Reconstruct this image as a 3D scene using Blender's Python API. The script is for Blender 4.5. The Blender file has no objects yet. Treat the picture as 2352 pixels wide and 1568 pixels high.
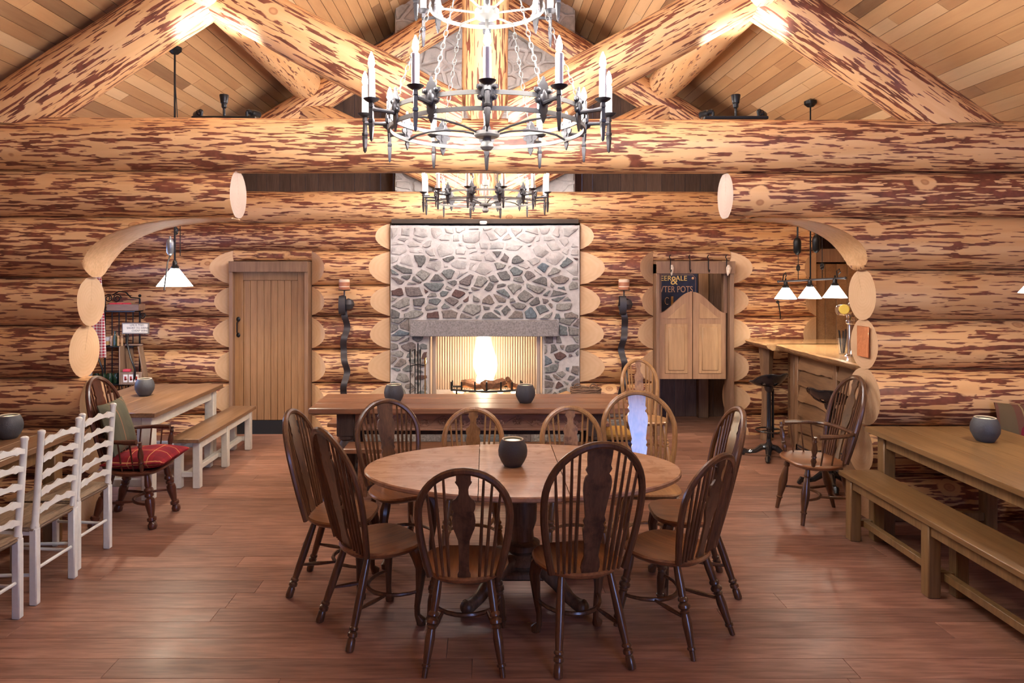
import bpy, bmesh, math, random
from mathutils import Vector, Matrix, noise
PI = math.pi
R = math.radians
sc = bpy.context.scene
C = sc.collection

# ------------------------------------------------------------------ camera
cd = bpy.data.cameras.new('camera')
cam = bpy.data.objects.new('camera', cd)
C.objects.link(cam)
cam.location = (0, 0, 1.9)
cam.rotation_euler = (PI / 2, 0, 0)
cd.sensor_width = 36.0
cd.lens = 36.0 * 1600 / 2352
cd.shift_x = 62 / 2352
cd.shift_y = -159 / 2352
cd.clip_start = 0.05
sc.camera = cam

# ------------------------------------------------------------------ world, light, exposure
w = bpy.data.worlds.new('world')
sc.world = w
w.use_nodes = True
w.node_tree.nodes['Background'].inputs[0].default_value = (0.30, 0.42, 0.75, 1)
w.node_tree.nodes['Background'].inputs[1].default_value = 0.6
vs = sc.view_settings
vs.view_transform = 'Standard'
vs.look = 'None'
vs.gamma = 1.0
vs.use_curve_mapping = False
vs.exposure = 1.25
sc.cycles.adaptive_threshold = 0.18
sc.cycles.max_bounces = 6
sc.cycles.diffuse_bounces = 3
sc.cycles.glossy_bounces = 3
sc.cycles.transmission_bounces = 4
sc.cycles.sample_clamp_indirect = 8.0
CANDLE_W = 500.0      # radiance of a candle bulb
SHADE_E = 6.0
FLAME_E = 16.0
WARM = (1.0, 0.955, 0.92)

def area_light(name, loc, rot, sx, sy, power, col):
    ld = bpy.data.lights.new(name, 'AREA')
    ld.shape = 'RECTANGLE'
    ld.size, ld.size_y = sx, sy
    ld.energy = power
    ld.color = col
    o = bpy.data.objects.new(name, ld)
    C.objects.link(o)
    o.location = loc
    o.rotation_euler = rot
    return o
# dusk daylight through the window behind the viewer and the alcove window
area_light('daylight_window_behind', (2.6, -2.42, 2.1), (R(90), 0, 0), 1.6, 2.2, 62, (0.33, 0.48, 1.0))
area_light('daylight_window_alcove', (-4.5, 6.6, 1.5), (R(90), 0, R(-90)), 1.0, 0.9, 12, (0.4, 0.55, 1.0))

# ------------------------------------------------------------------ mesh helpers
def ortho(d):
    d = Vector(d).normalized()
    a = Vector((0, 0, 1)) if abs(d.z) < 0.9 else Vector((1, 0, 0))
    x = a.cross(d).normalized()
    y = d.cross(x)
    return x, y, d

class MB:
    def __init__(self):
        self.v = []; self.f = []; self.m = []
    def add(self, vs_, fs_, mat=0):
        b = len(self.v)
        self.v += [tuple(p) for p in vs_]
        self.f += [tuple(b + i for i in f) for f in fs_]
        self.m += [mat] * len(fs_)
        return self
    def box(self, c, s, bev=0.0, mat=0, M=None):
        hx, hy, hz = s[0] / 2, s[1] / 2, s[2] / 2
        vs_ = []
        if bev <= 0:
            for z in (-1, 1):
                for y in (-1, 1):
                    for x in (-1, 1):
                        vs_.append(Vector((x * hx, y * hy, z * hz)))
            fs_ = [(0, 2, 3, 1), (4, 5, 7, 6), (0, 1, 5, 4), (2, 6, 7, 3), (0, 4, 6, 2), (1, 3, 7, 5)]
        else:
            b = min(bev, hx * .9, hy * .9, hz * .9)
            idx = {}
            for z in (-1, 1):
                for y in (-1, 1):
                    for x in (-1, 1):
                        for k in range(3):
                            p = [x * hx, y * hy, z * hz]
                            for j in range(3):
                                if j != k:
                                    p[j] -= (x, y, z)[j] * b
                            idx[(x, y, z, k)] = len(vs_)
                            vs_.append(Vector(p))
            fs_ = []
            def q(*keys):
                ids = [idx[k] for k in keys]
                n = (vs_[ids[1]] - vs_[ids[0]]).cross(vs_[ids[2]] - vs_[ids[0]])
                cc = sum((vs_[i] for i in ids), Vector()) / len(ids)
                if n.dot(cc) < 0:
                    ids.reverse()
                fs_.append(tuple(ids))
            for k in range(3):
                a, c2 = [j for j in range(3) if j != k]
                for s_ in (-1, 1):
                    ks = []
                    for (u, w_) in ((-1, -1), (1, -1), (1, 1), (-1, 1)):
                        t = [0, 0, 0]; t[k] = s_; t[a] = u; t[c2] = w_
                        ks.append((t[0], t[1], t[2], k))
                    q(*ks)
            for k in range(3):
                a, c2 = [j for j in range(3) if j != k]
                for u in (-1, 1):
                    for w_ in (-1, 1):
                        t0 = [0, 0, 0]; t0[k] = -1; t0[a] = u; t0[c2] = w_
                        t1 = list(t0); t1[k] = 1
                        q((*t0, a), (*t1, a), (*t1, c2), (*t0, c2))
            for z in (-1, 1):
                for y in (-1, 1):
                    for x in (-1, 1):
                        q((x, y, z, 0), (x, y, z, 1), (x, y, z, 2))
        c = Vector(c)
        if M is not None:
            vs_ = [c + M @ p for p in vs_]
        else:
            vs_ = [c + p for p in vs_]
        return self.add(vs_, fs_, mat)
    def tube(self, pts, r, seg=8, closed=False, mat=0, caps=True, flat=None):
        pts = [Vector(p) for p in pts]
        n = len(pts)
        rr = r if isinstance(r, (list, tuple)) else [r] * n
        base = len(self.v)
        px = None
        vs_ = []
        for i, p in enumerate(pts):
            if closed:
                d = pts[(i + 1) % n] - pts[i - 1]
            else:
                d = pts[min(i + 1, n - 1)] - pts[max(i - 1, 0)]
            if d.length < 1e-9:
                d = Vector((0, 0, 1))
            d.normalize()
            if px is None:
                px, py, _ = ortho(d)
            else:
                px = (px - d * px.dot(d))
                if px.length < 1e-6:
                    px, py, _ = ortho(d)
                px.normalize()
                py = d.cross(px)
            for k in range(seg):
                a = 2 * PI * k / seg
                fx, fy = (1, 1) if flat is None else flat
                vs_.append(p + px * (math.cos(a) * rr[i] * fx) + py * (math.sin(a) * rr[i] * fy))
        fs_ = []
        m = n if closed else n - 1
        for i in range(m):
            j = (i + 1) % n
            for k in range(seg):
                l = (k + 1) % seg
                fs_.append((i * seg + k, i * seg + l, j * seg + l, j * seg + k))
        if caps and not closed:
            fs_.append(tuple(reversed(range(seg))))
            fs_.append(tuple(range((n - 1) * seg, n * seg)))
        return self.add(vs_, fs_, mat)
    def turned(self, p0, p1, prof, seg=10, mat=0):
        """prof: (t, r) from p0 (t=0) to p1 (t=1)"""
        p0, p1 = Vector(p0), Vector(p1)
        return self.tube_fixed([p0.lerp(p1, t) for t, _ in prof], [r for _, r in prof], p1 - p0, seg, mat)
    def tube_fixed(self, pts, rr, d, seg, mat=0):
        x, y, d = ortho(d)
        vs_ = []
        for p, r in zip(pts, rr):
            for k in range(seg):
                a = 2 * PI * k / seg
                vs_.append(p + x * (math.cos(a) * r) + y * (math.sin(a) * r))
        n = len(pts)
        fs_ = []
        for i in range(n - 1):
            for k in range(seg):
                l = (k + 1) % seg
                fs_.append((i * seg + k, i * seg + l, (i + 1) * seg + l, (i + 1) * seg + k))
        fs_.append(tuple(reversed(range(seg))))
        fs_.append(tuple(range((n - 1) * seg, n * seg)))
        return self.add(vs_, fs_, mat)
    def lathe(self, c, prof, seg=20, mat=0):
        c = Vector(c)
        return self.tube_fixed([c + Vector((0, 0, z)) for r, z in prof], [r for r, z in prof], Vector((0, 0, 1)), seg, mat)
    def prism(self, out, th, M=None, mat=0, bev=0.0):
        """outline (x,y) extruded along local z (0..th), moved by matrix M"""
        n = len(out)
        a = sum(out[i][0] * out[(i + 1) % n][1] - out[(i + 1) % n][0] * out[i][1] for i in range(n))
        if a < 0:
            out = list(reversed(out))
        vs_ = [Vector((x, y, 0)) for x, y in out] + [Vector((x, y, th)) for x, y in out]
        fs_ = [tuple(reversed(range(n))), tuple(range(n, 2 * n))]
        for i in range(n):
            j = (i + 1) % n
            fs_.append((i, j, n + j, n + i))
        if M is not None:
            vs_ = [M @ p for p in vs_]
        return self.add(vs_, fs_, mat)
    def ball(self, c, r, seg=10, rings=7, s=(1, 1, 1), mat=0):
        c = Vector(c)
        prof = []
        vs_ = [c + Vector((0, 0, -r * s[2]))]
        for i in range(1, rings):
            t = -PI / 2 + PI * i / rings
            for k in range(seg):
                a = 2 * PI * k / seg
                vs_.append(c + Vector((math.cos(a) * math.cos(t) * r * s[0], math.sin(a) * math.cos(t) * r * s[1], math.sin(t) * r * s[2])))
        vs_.append(c + Vector((0, 0, r * s[2])))
        fs_ = []
        for k in range(seg):
            fs_.append((0, 1 + (k + 1) % seg, 1 + k))
        for i in range(rings - 2):
            for k in range(seg):
                l = (k + 1) % seg
                a = 1 + i * seg
                fs_.append((a + k, a + l, a + seg + l, a + seg + k))
        top = len(vs_) - 1
        a = 1 + (rings - 2) * seg
        for k in range(seg):
            fs_.append((a + k, a + (k + 1) % seg, top))
        return self.add(vs_, fs_, mat)
    def build(self, name, mats, parent=None, loc=None, rot=None, ang=38):
        me = bpy.data.meshes.new(name)
        me.from_pydata(self.v, [], self.f)
        if not isinstance(mats, (list, tuple)):
            mats = [mats]
        for m in mats:
            me.materials.append(m)
        if len(mats) > 1:
            me.polygons.foreach_set('material_index', self.m)
        return mesh_obj(name, me, parent, loc, rot, ang)

def mesh_obj(name, me, parent=None, loc=None, rot=None, ang=38):
    if ang:
        me.polygons.foreach_set('use_smooth', [True] * len(me.polygons))
        me.set_sharp_from_angle(angle=R(ang))
    me.update()
    o = bpy.data.objects.new(name, me)
    C.objects.link(o)
    if parent is not None:
        o.parent = parent
    if loc is not None:
        o.location = loc
    if rot is not None:
        o.rotation_euler = rot
    return o

def tag(o, label=None, cat=None, group=None, kind=None):
    if label: o['label'] = label
    if cat: o['category'] = cat
    if group: o['group'] = group
    if kind: o['kind'] = kind
    return o
def thing(name, label, cat, loc=(0, 0, 0), rz=0, group=None):
    o = bpy.data.objects.new(name, None)
    C.objects.link(o)
    o.empty_display_size = 0.1
    o.location = loc
    o.rotation_euler = (0, 0, rz)
    return tag(o, label, cat, group)
def struct(name, loc=(0, 0, 0), label=None):
    o = bpy.data.objects.new(name, None)
    C.objects.link(o)
    o.location = loc
    o['kind'] = 'structure'
    if label: o['label'] = label
    return o
def children(o):
    return [c for c in C.objects if c.parent is o]
KIDS = None
def dup(root, loc, rz, label=None, group=None, kids=None, scale=None):
    r = root.copy(); C.objects.link(r)
    r.location = loc; r.rotation_euler = (0, 0, rz)
    if scale: r.scale = scale
    if label: r['label'] = label
    if group: r['group'] = group
    for ch in list(root.children):
        c = ch.copy(); C.objects.link(c); c.parent = r
        for g in list(ch.children):
            d = g.copy(); C.objects.link(d); d.parent = c
    return r

# ------------------------------------------------------------------ materials
class Mat:
    def __init__(self, name, rough=0.5, metal=0.0, col=(0.5, 0.5, 0.5), coat=0.0, spec=0.5):
        self.m = bpy.data.materials.new(name)
        self.m.use_nodes = True
        self.nt = self.m.node_tree
        self.b = self.nt.nodes['Principled BSDF']
        self.b.inputs['Base Color'].default_value = (*col, 1)
        self.b.inputs['Roughness'].default_value = rough
        self.b.inputs['Metallic'].default_value = metal
        self.b.inputs['Specular IOR Level'].default_value = spec
        if coat:
            self.b.inputs['Coat Weight'].default_value = coat
            self.b.inputs['Coat Roughness'].default_value = 0.15
        self.m.diffuse_color = (*col, 1)
    def n(self, t, ins=None, **props):
        nd = self.nt.nodes.new('ShaderNode' + t)
        for k, v in props.items():
            setattr(nd, k, v)
        for k, v in (ins or {}).items():
            s = nd.inputs[k]
            if isinstance(v, bpy.types.NodeSocket):
                self.nt.links.new(v, s)
            else:
                s.default_value = v
        return nd
    def link(self, a, b):
        self.nt.links.new(a, b)
    def coords(self, scale=(1, 1, 1), rnd=True):
        tc = self.n('TexCoord')
        vec = tc.outputs['Object']
        if rnd:
            oi = self.n('ObjectInfo')
            mul = self.n('Math', {0: oi.outputs['Random'], 1: 53.0}, operation='MULTIPLY')
            cmb = self.n('CombineXYZ', {0: mul.outputs[0], 1: mul.outputs[0], 2: mul.outputs[0]})
            ad = self.n('VectorMath', {0: vec, 1: cmb.outputs[0]}, operation='ADD')
            vec = ad.outputs[0]
        mp = self.n('Mapping', {'Vector': vec, 'Scale': scale})
        return mp.outputs[0]
    def noise(self, vec, scale=1.0, detail=4, rough=0.55, dist=0.0):
        return self.n('TexNoise', {'Vector': vec, 'Scale': scale, 'Detail': detail, 'Roughness': rough, 'Distortion': dist}).outputs['Fac']
    def ramp(self, fac, stops, interp='LINEAR'):
        r = self.n('ValToRGB', {'Fac': fac})
        cr = r.color_ramp
        cr.interpolation = interp
        while len(cr.elements) < len(stops):
            cr.elements.new(0.5)
        for e, (p, c) in zip(cr.elements, stops):
            e.position = p
            e.color = (*c, 1) if len(c) == 3 else c
        return r.outputs['Color']
    def mix(self, fac, a, b, mode='MIX'):
        nd = self.n('Mix', data_type='RGBA', blend_type=mode)
        for s, v in ((nd.inputs[0], fac), (nd.inputs[6], a), (nd.inputs[7], b)):
            if isinstance(v, bpy.types.NodeSocket):
                self.nt.links.new(v, s)
            elif isinstance(v, tuple):
                s.default_value = (*v, 1) if len(v) == 3 else v
            else:
                s.default_value = v
        return nd.outputs[2]
    def bump(self, h, strength=0.2, dist=0.01):
        bp = self.n('Bump', {'Height': h, 'Strength': strength, 'Distance': dist})
        self.link(bp.outputs[0], self.b.inputs['Normal'])
    def base(self, c):
        self.link(c, self.b.inputs['Base Color'])
    def rnd_value(self, col, lo, hi, sat=1.0):
        oi = self.n('ObjectInfo')
        mr = self.n('MapRange', {'Value': oi.outputs['Random'], 3: lo, 4: hi})
        hs = self.n('HueSaturation', {'Color': col, 'Value': mr.outputs[0], 'Saturation': sat})
        return hs.outputs[0]

def plain(name, col, rough=0.5, metal=0.0, coat=0.0, var=0.0, bump=0.0, scale=30):
    m = Mat(name, rough, metal, col, coat)
    if var or bump:
        v = m.coords()
        f = m.noise(v, scale, 4)
        if var:
            lo = tuple(c * (1 - var) for c in col); hi = tuple(min(1, c * (1 + var)) for c in col)
            m.base(m.ramp(f, [(0.3, lo), (0.7, hi)]))
        if bump:
            m.bump(f, bump, 0.004)
    return m.m

def wood(name, dark, light, axis='x', rough=0.45, rand=0.15, freq=14, stretch=0.09, coat=0.0, mottled=0.0, mcol=None, bump=0.08, rvar=0.0, grain=0.25):
    m = Mat(name, rough, 0, light, coat)
    k = {'x': (stretch, 1, 1), 'y': (1, stretch, 1), 'z': (1, 1, stretch)}[axis]
    v = m.coords(k)
    f = m.noise(v, freq, 6, 0.6, 0.4)
    c = m.ramp(f, [(0.3, dark), (0.52, tuple((a + b) / 2 for a, b in zip(dark, light))), (0.72, light)])
    f2 = m.noise(v, freq * 6, 3, 0.5)
    c = m.mix(grain, c, m.ramp(f2, [(0.38, tuple(x * .7 for x in dark)), (0.62, light)]))
    if mottled:
        v3 = m.coords((1, 1, 1))
        f3 = m.noise(v3, 9, 5, 0.65)
        mk = m.ramp(f3, [(0.52, (0, 0, 0)), (0.64, (1, 1, 1))])
        mm = m.n('Math', {0: mk, 1: mottled}, operation='MULTIPLY')
        c = m.mix(mm.outputs[0], c, mcol or dark)
    if rand:
        c = m.rnd_value(c, 1 - rand, 1 + rand)
    m.base(c)
    if rvar:
        mr = m.n('MapRange', {'Value': m.noise(m.coords((1, 1, 1)), 3.0, 4), 1: 0.3, 2: 0.7, 3: rough - rvar, 4: rough + rvar})
        m.link(mr.outputs[0], m.b.inputs['Roughness'])
    if bump:
        m.bump(f2, bump, 0.003)
    return m.m

def log_material(name, cover, pale=(0.60, 0.312, 0.128), pale2=(0.72, 0.44, 0.226), dark=(0.155, 0.047, 0.026)):
    m = Mat(name, 0.5, 0, pale)
    v = m.coords((1.0, 1, 1))
    # wood under the peeled bark: gentle long grain
    vg = m.n('Mapping', {'Vector': v, 'Scale': (0.5, 9, 9)}).outputs[0]
    c = m.ramp(m.noise(vg, 1.0, 3, 0.6), [(0.3, pale), (0.7, pale2)])
    # streaks of inner bark left on the log
    vb = m.n('Mapping', {'Vector': v, 'Scale': (4.4, 46, 46)}).outputs[0]
    f1 = m.noise(vb, 1.0, 2.5, 0.52, 0.25)
    vl = m.n('Mapping', {'Vector': v, 'Scale': (1.1, 3.0, 3.0)}).outputs[0]
    f2 = m.noise(vl, 1.0, 2, 0.5)
    add = m.n('Math', {0: f2, 1: 0.24}, operation='MULTIPLY')
    s = m.n('Math', {0: f1, 1: add.outputs[0]}, operation='ADD')
    th = cover
    mask = m.ramp(s.outputs[0], [(th, (0, 0, 0)), (th + 0.014, (1, 1, 1))])
    # knots: pale shaved halo with a small ringed eye
    vk = m.n('Mapping', {'Vector': v, 'Scale': (0.75, 1.0, 1.0)}).outputs[0]
    wob = m.noise(v, 14.0, 2)
    wv = m.n('VectorMath', {0: vk, 1: (0, 0, 0)}, operation='ADD')
    vo = m.n('TexVoronoi', {'Vector': wv.outputs[0], 'Scale': 2.5, 'Randomness': 1.0}, feature='F1')
    dk = m.n('Math', {0: vo.outputs['Distance'], 1: m.n('Math', {0: wob, 1: 0.10}, operation='MULTIPLY').outputs[0]}, operation='ADD')
    halo = m.ramp(dk.outputs[0], [(0.21, (1, 1, 1)), (0.235, (0, 0, 0))])
    eye = m.ramp(vo.outputs['Distance'], [(0.0, (0.8, 0.8, 0.8)), (0.05, (0.35, 0.35, 0.35)), (0.075, (0.75, 0.75, 0.75)), (0.09, (0.0, 0.0, 0.0))])
    nh = m.n('Math', {0: 1.0, 1: halo}, operation='SUBTRACT')
    mk = m.n('Math', {0: mask, 1: nh.outputs[0]}, operation='MULTIPLY')
    dk2 = m.ramp(wob, [(0.3, tuple(x * 0.75 for x in dark)), (0.7, tuple(x * 1.45 for x in dark))])
    c = m.mix(mk.outputs[0], c, dk2)
    c = m.mix(eye, c, (0.30, 0.10, 0.035))
    # fine drying checks along the log
    vc = m.n('Mapping', {'Vector': v, 'Scale': (0.35, 30, 30)}).outputs[0]
    ck = m.ramp(m.noise(vc, 1.0, 2, 0.4), [(0.755, (0, 0, 0)), (0.765, (1, 1, 1))])
    c = m.mix(ck, c, (0.10, 0.035, 0.015))
    m.base(m.rnd_value(c, 0.92, 1.08))
    m.bump(f1, 0.22, 0.008)
    return m.m

def end_material(name, col=(0.80, 0.55, 0.33), dark=(0.62, 0.36, 0.17)):
    m = Mat(name, 0.6, 0, col)
    tc = m.n('TexCoord')
    v = tc.outputs['Object']
    sx = m.n('SeparateXYZ', {0: v})
    cm = m.n('CombineXYZ', {0: 0.0, 1: sx.outputs[1], 2: sx.outputs[2]})
    ln = m.n('VectorMath', {0: cm.outputs[0]}, operation='LENGTH')
    nz = m.noise(v, 6.0, 3)
    a = m.n('Math', {0: ln.outputs['Value'], 1: 230.0}, operation='MULTIPLY')
    a2 = m.n('Math', {0: nz, 1: 9.0}, operation='MULTIPLY')
    s = m.n('Math', {0: a.outputs[0], 1: a2.outputs[0]}, operation='ADD')
    sn = m.n('Math', {0: s.outputs[0]}, operation='SINE')
    mr = m.n('MapRange', {'Value': sn.outputs[0], 1: -1.0, 2: 1.0, 3: 0.0, 4: 0.16})
    c = m.mix(mr.outputs[0], col, dark)
    c = m.mix(m.ramp(nz, [(0.35, (0.0,) * 3), (0.7, (0.3,) * 3)]), c, dark)
    # radial drying crack
    at = m.n('Math', {0: sx.outputs[2], 1: sx.outputs[1]}, operation='ARCTAN2')
    oi = m.n('ObjectInfo')
    t = m.n('MapRange', {'Value': oi.outputs['Random'], 3: 1.2, 4: 1.9})
    d = m.n('Math', {0: at.outputs[0], 1: t.outputs[0]}, operation='SUBTRACT')
    da = m.n('Math', {0: d.outputs[0]}, operation='ABSOLUTE')
    wv = m.n('Math', {0: da.outputs[0], 1: ln.outputs['Value']}, operation='MULTIPLY')
    wn = m.n('Math', {0: wv.outputs[0], 1: m.n('Math', {0: m.noise(v, 20.0, 2), 1: 0.012}, operation='MULTIPLY').outputs[0]}, operation='ADD')
    ck = m.ramp(wn.outputs[0], [(0.0055, (1, 1, 1)), (0.0085, (0, 0, 0))])
    cf = m.n('Math', {0: ck, 1: 0.7}, operation='MULTIPLY')
    c = m.mix(cf.outputs[0], c, (0.20, 0.08, 0.03))
    m.base(c)
    return m.m

def emit(name, col, strength):
    m = bpy.data.materials.new(name)
    m.use_nodes = True
    nt = m.node_tree
    nt.nodes.remove(nt.nodes['Principled BSDF'])
    e = nt.nodes.new('ShaderNodeEmission')
    e.inputs[0].default_value = (*col, 1)
    e.inputs[1].default_value = strength
    nt.links.new(e.outputs[0], nt.nodes['Material Output'].inputs[0])
    return m

def stripes(m, coord, freq, width, off=0.0):
    a = m.n('Math', {0: coord, 1: freq}, operation='MULTIPLY')
    a = m.n('Math', {0: a.outputs[0], 1: off}, operation='ADD')
    f = m.n('Math', {0: a.outputs[0]}, operation='FRACT')
    return m.n('Math', {0: f.outputs[0], 1: width}, operation='LESS_THAN').outputs[0]

def tartan(name, ground, alt, line, axes=(0, 1), freq=6.0):
    m = Mat(name, 0.9, 0, ground, spec=0.1)
    tc = m.n('TexCoord')
    sx = m.n('SeparateXYZ', {0: tc.outputs['Object']})
    c = ground
    for i, ax in enumerate(axes):
        s = stripes(m, sx.outputs[ax], freq, 0.45, 0.13 * i)
        h = m.n('Math', {0: s, 1: 0.5}, operation='MULTIPLY')
        c = m.mix(h.outputs[0], c, alt)
    for i, ax in enumerate(axes):
        s = stripes(m, sx.outputs[ax], freq, 0.05, 0.3 + 0.2 * i)
        h = m.n('Math', {0: s, 1: 0.75}, operation='MULTIPLY')
        c = m.mix(h.outputs[0], c, line)
    m.base(c)
    m.bump(m.noise(m.coords(), 300, 2), 0.15, 0.002)
    return m.m

M = {}
M['log_a'] = log_material('peeled_log_a', 0.636)
M['log_b'] = log_material('peeled_log_b', 0.612)
M['log_c'] = log_material('peeled_log_c', 0.668)
M['log_d'] = log_material('clean_peeled_log', 0.715)
M['end'] = end_material('sawn_log_end', (0.66, 0.43, 0.25), (0.50, 0.28, 0.13))
M['end_pink'] = end_material('sawn_log_end_pink', (0.46, 0.34, 0.27), (0.38, 0.25, 0.18))
M['cut'] = wood('sawn_log_cut', (0.62, 0.34, 0.15), (0.76, 0.48, 0.25), 'x', 0.6, 0.05, 8, 0.15)
M['floor'] = wood('floor_plank', (0.205, 0.088, 0.055), (0.385, 0.195, 0.132), 'x', 0.42, 0.22, 7, 0.10, 0, 0.35, (0.24, 0.12, 0.075), 0.10, 0.06, 0.5)
def ceiling_material():
    m = Mat('ceiling_plank', 0.5, 0, (0.5, 0.28, 0.13))
    oi = m.n('ObjectInfo')
    c = m.ramp(oi.outputs['Random'], [(0.0, (0.17, 0.085, 0.042)), (0.14, (0.38, 0.19, 0.085)), (0.35, (0.54, 0.285, 0.125)), (0.6, (0.62, 0.345, 0.155)), (0.8, (0.68, 0.40, 0.19)), (1.0, (0.78, 0.53, 0.30))])
    v = m.coords((0.10, 1, 1))
    f = m.noise(v, 16, 6, 0.6, 0.5)
    c = m.mix(0.25, c, m.ramp(f, [(0.3, (0.30, 0.15, 0.07)), (0.7, (0.62, 0.38, 0.19))]), 'MIX')
    m.base(c)
    m.bump(f, 0.06, 0.003)
    return m.m
M['ceil'] = ceiling_material()
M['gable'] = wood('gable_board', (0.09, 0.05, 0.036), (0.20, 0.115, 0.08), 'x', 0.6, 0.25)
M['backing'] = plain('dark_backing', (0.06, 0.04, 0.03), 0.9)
M['mortar'] = plain('lime_mortar', (0.52, 0.475, 0.45), 0.95, var=0.12, bump=0.5, scale=25)
def stone_material(name, wash):
    m = Mat(name, 0.85, 0, (0.3, 0.3, 0.3))
    oi = m.n('ObjectInfo')
    c = m.ramp(oi.outputs['Random'], [(0.0, (0.20, 0.19, 0.18)), (0.16, (0.28, 0.26, 0.24)), (0.32, (0.20, 0.22, 0.22)), (0.44, (0.29, 0.24, 0.21)), (0.56, (0.36, 0.34, 0.31)), (0.70, (0.16, 0.09, 0.08)), (0.75, (0.24, 0.25, 0.24)), (0.86, (0.23, 0.19, 0.18)), (0.95, (0.18, 0.22, 0.25))], 'CONSTANT')
    v = m.coords()
    f = m.noise(v, 45, 5, 0.7)
    c = m.mix(0.8, c, m.ramp(f, [(0.35, (0.30, 0.30, 0.30)), (0.66, (1.0, 1.0, 1.0))]), 'MULTIPLY')
    if wash:
        g = m.noise(v, 9, 4)
        c = m.mix(m.ramp(g, [(0.32, (0.45,) * 3), (0.60, (0.97,) * 3)]), c, (0.50, 0.455, 0.425))
    m.base(c)
    m.bump(f, 0.5, 0.01)
    return m.m
M['stone'] = stone_material('rubble_stone', False)
M['stone_wash'] = stone_material('limewashed_rubble_stone', True)
M['granite'] = plain('granite_lintel', (0.24, 0.215, 0.21), 0.7, var=0.35, bump=0.25, scale=60)
M['hearth'] = plain('hearth_slab', (0.30, 0.28, 0.27), 0.8, var=0.2, bump=0.2)
M['iron'] = plain('black_iron', (0.018, 0.018, 0.020), 0.35, 0.6, bump=0.15, scale=80)
M['strap'] = plain('dark_strap_iron', (0.055, 0.05, 0.055), 0.5, 0.4, bump=0.15, scale=60)
M['chand'] = plain('chandelier_iron', (0.20, 0.19, 0.175), 0.45, 0.3, bump=0.1, scale=90)
M['chand_dark'] = plain('chandelier_dark_iron', (0.07, 0.066, 0.07), 0.42, 0.6, bump=0.1, scale=90)
M['chrome'] = plain('chrome', (0.75, 0.76, 0.80), 0.08, 1.0)
M['copper'] = plain('copper_sheet', (0.85, 0.38, 0.20), 0.3, 0.9, bump=0.6, scale=25)
M['brass'] = plain('brass', (0.75, 0.50, 0.18), 0.25, 1.0)
M['candle'] = plain('candle_sleeve', (0.88, 0.87, 0.83), 0.35)
M['bulb'] = emit('candle_bulb_glow', WARM, CANDLE_W)
M['bulb_dim'] = emit('dimmer_candle_bulb_glow', WARM, CANDLE_W * 0.62)
M['shade'] = emit('lit_glass_shade', (1.0, 0.95, 0.86), SHADE_E)
M['flame'] = emit('fire_flame', (1.0, 0.80, 0.58), FLAME_E)
def haze_flame(name, strength, clear):
    m = emit(name, (1.0, 0.72, 0.42), strength)
    nt = m.node_tree
    mx = nt.nodes.new('ShaderNodeMixShader'); tr = nt.nodes.new('ShaderNodeBsdfTransparent')
    e = [n for n in nt.nodes if n.type == 'EMISSION'][0]
    mx.inputs[0].default_value = clear
    nt.links.new(e.outputs[0], mx.inputs[1]); nt.links.new(tr.outputs[0], mx.inputs[2])
    nt.links.new(mx.outputs[0], nt.nodes['Material Output'].inputs[0])
    m.cycles.emission_sampling = 'NONE'
    return m
M['flame_mid'] = haze_flame('flame_mantle', 6.0, 0.70)
M['flame_out'] = haze_flame('flame_veil', 3.5, 0.86)
M['ember'] = emit('glowing_ember', (1.0, 0.55, 0.22), 9.0)
M['wax'] = emit('lit_candle_wax', (1.0, 0.72, 0.40), 1.1)
for k_ in ('shade', 'ember', 'wax'):
    M[k_].cycles.emission_sampling = 'NONE'
M['pot'] = plain('slate_pot', (0.055, 0.055, 0.062), 0.55, bump=0.35, scale=70)
M['pot_in'] = plain('pot_rim', (0.45, 0.38, 0.30), 0.5)
CH = dict(rough=0.28, coat=0.25)
M['win_z'] = wood('chair_oak', (0.045, 0.017, 0.008), (0.17, 0.070, 0.028), 'z', freq=18, rand=0.12, **CH)
M['win_seat'] = wood('chair_seat_elm', (0.125, 0.040, 0.015), (0.34, 0.140, 0.048), 'y', freq=12, rand=0.12, **CH)
M['win_splat'] = wood('chair_splat_burr', (0.050, 0.021, 0.011), (0.17, 0.080, 0.035), 'z', freq=14, rand=0.12, mottled=0.8, mcol=(0.030, 0.012, 0.006), rough=0.32, coat=0.2)
M['winl_z'] = wood('pale_chair_oak', (0.22, 0.10, 0.038), (0.46, 0.25, 0.10), 'z', freq=18, rand=0.1, **CH)
M['winl_seat'] = wood('pale_chair_seat', (0.26, 0.12, 0.045), (0.48, 0.26, 0.10), 'y', freq=12, rand=0.1, **CH)
M['winl_splat'] = wood('pale_chair_splat', (0.17, 0.075, 0.03), (0.38, 0.20, 0.085), 'z', freq=14, rand=0.1, mottled=0.7, mcol=(0.09, 0.04, 0.018), rough=0.12, coat=1.0)
M['mah'] = wood('dark_mahogany', (0.035, 0.010, 0.006), (0.13, 0.036, 0.018), 'z', freq=18, rand=0.1, **CH)
M['mah_seat'] = wood('dark_mahogany_seat', (0.06, 0.018, 0.010), (0.20, 0.065, 0.03), 'x', freq=14, rand=0.1, **CH)
M['yew'] = wood('round_table_yew', (0.42, 0.215, 0.115), (0.66, 0.41, 0.255), 'x', 0.25, 0.0, 6, 0.18, 0.3, 0.6, (0.30, 0.145, 0.075))
M['ped'] = wood('pedestal_oak', (0.07, 0.035, 0.018), (0.22, 0.12, 0.065), 'z', 0.4, 0.05)
M['oldoak'] = wood('long_table_oak', (0.18, 0.075, 0.04), (0.36, 0.175, 0.095), 'x', 0.35, 0.05, 10, 0.08, 0.15)
M['carve'] = wood('carved_oak', (0.20, 0.095, 0.06), (0.42, 0.23, 0.15), 'x', 0.45, 0.05)
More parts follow.
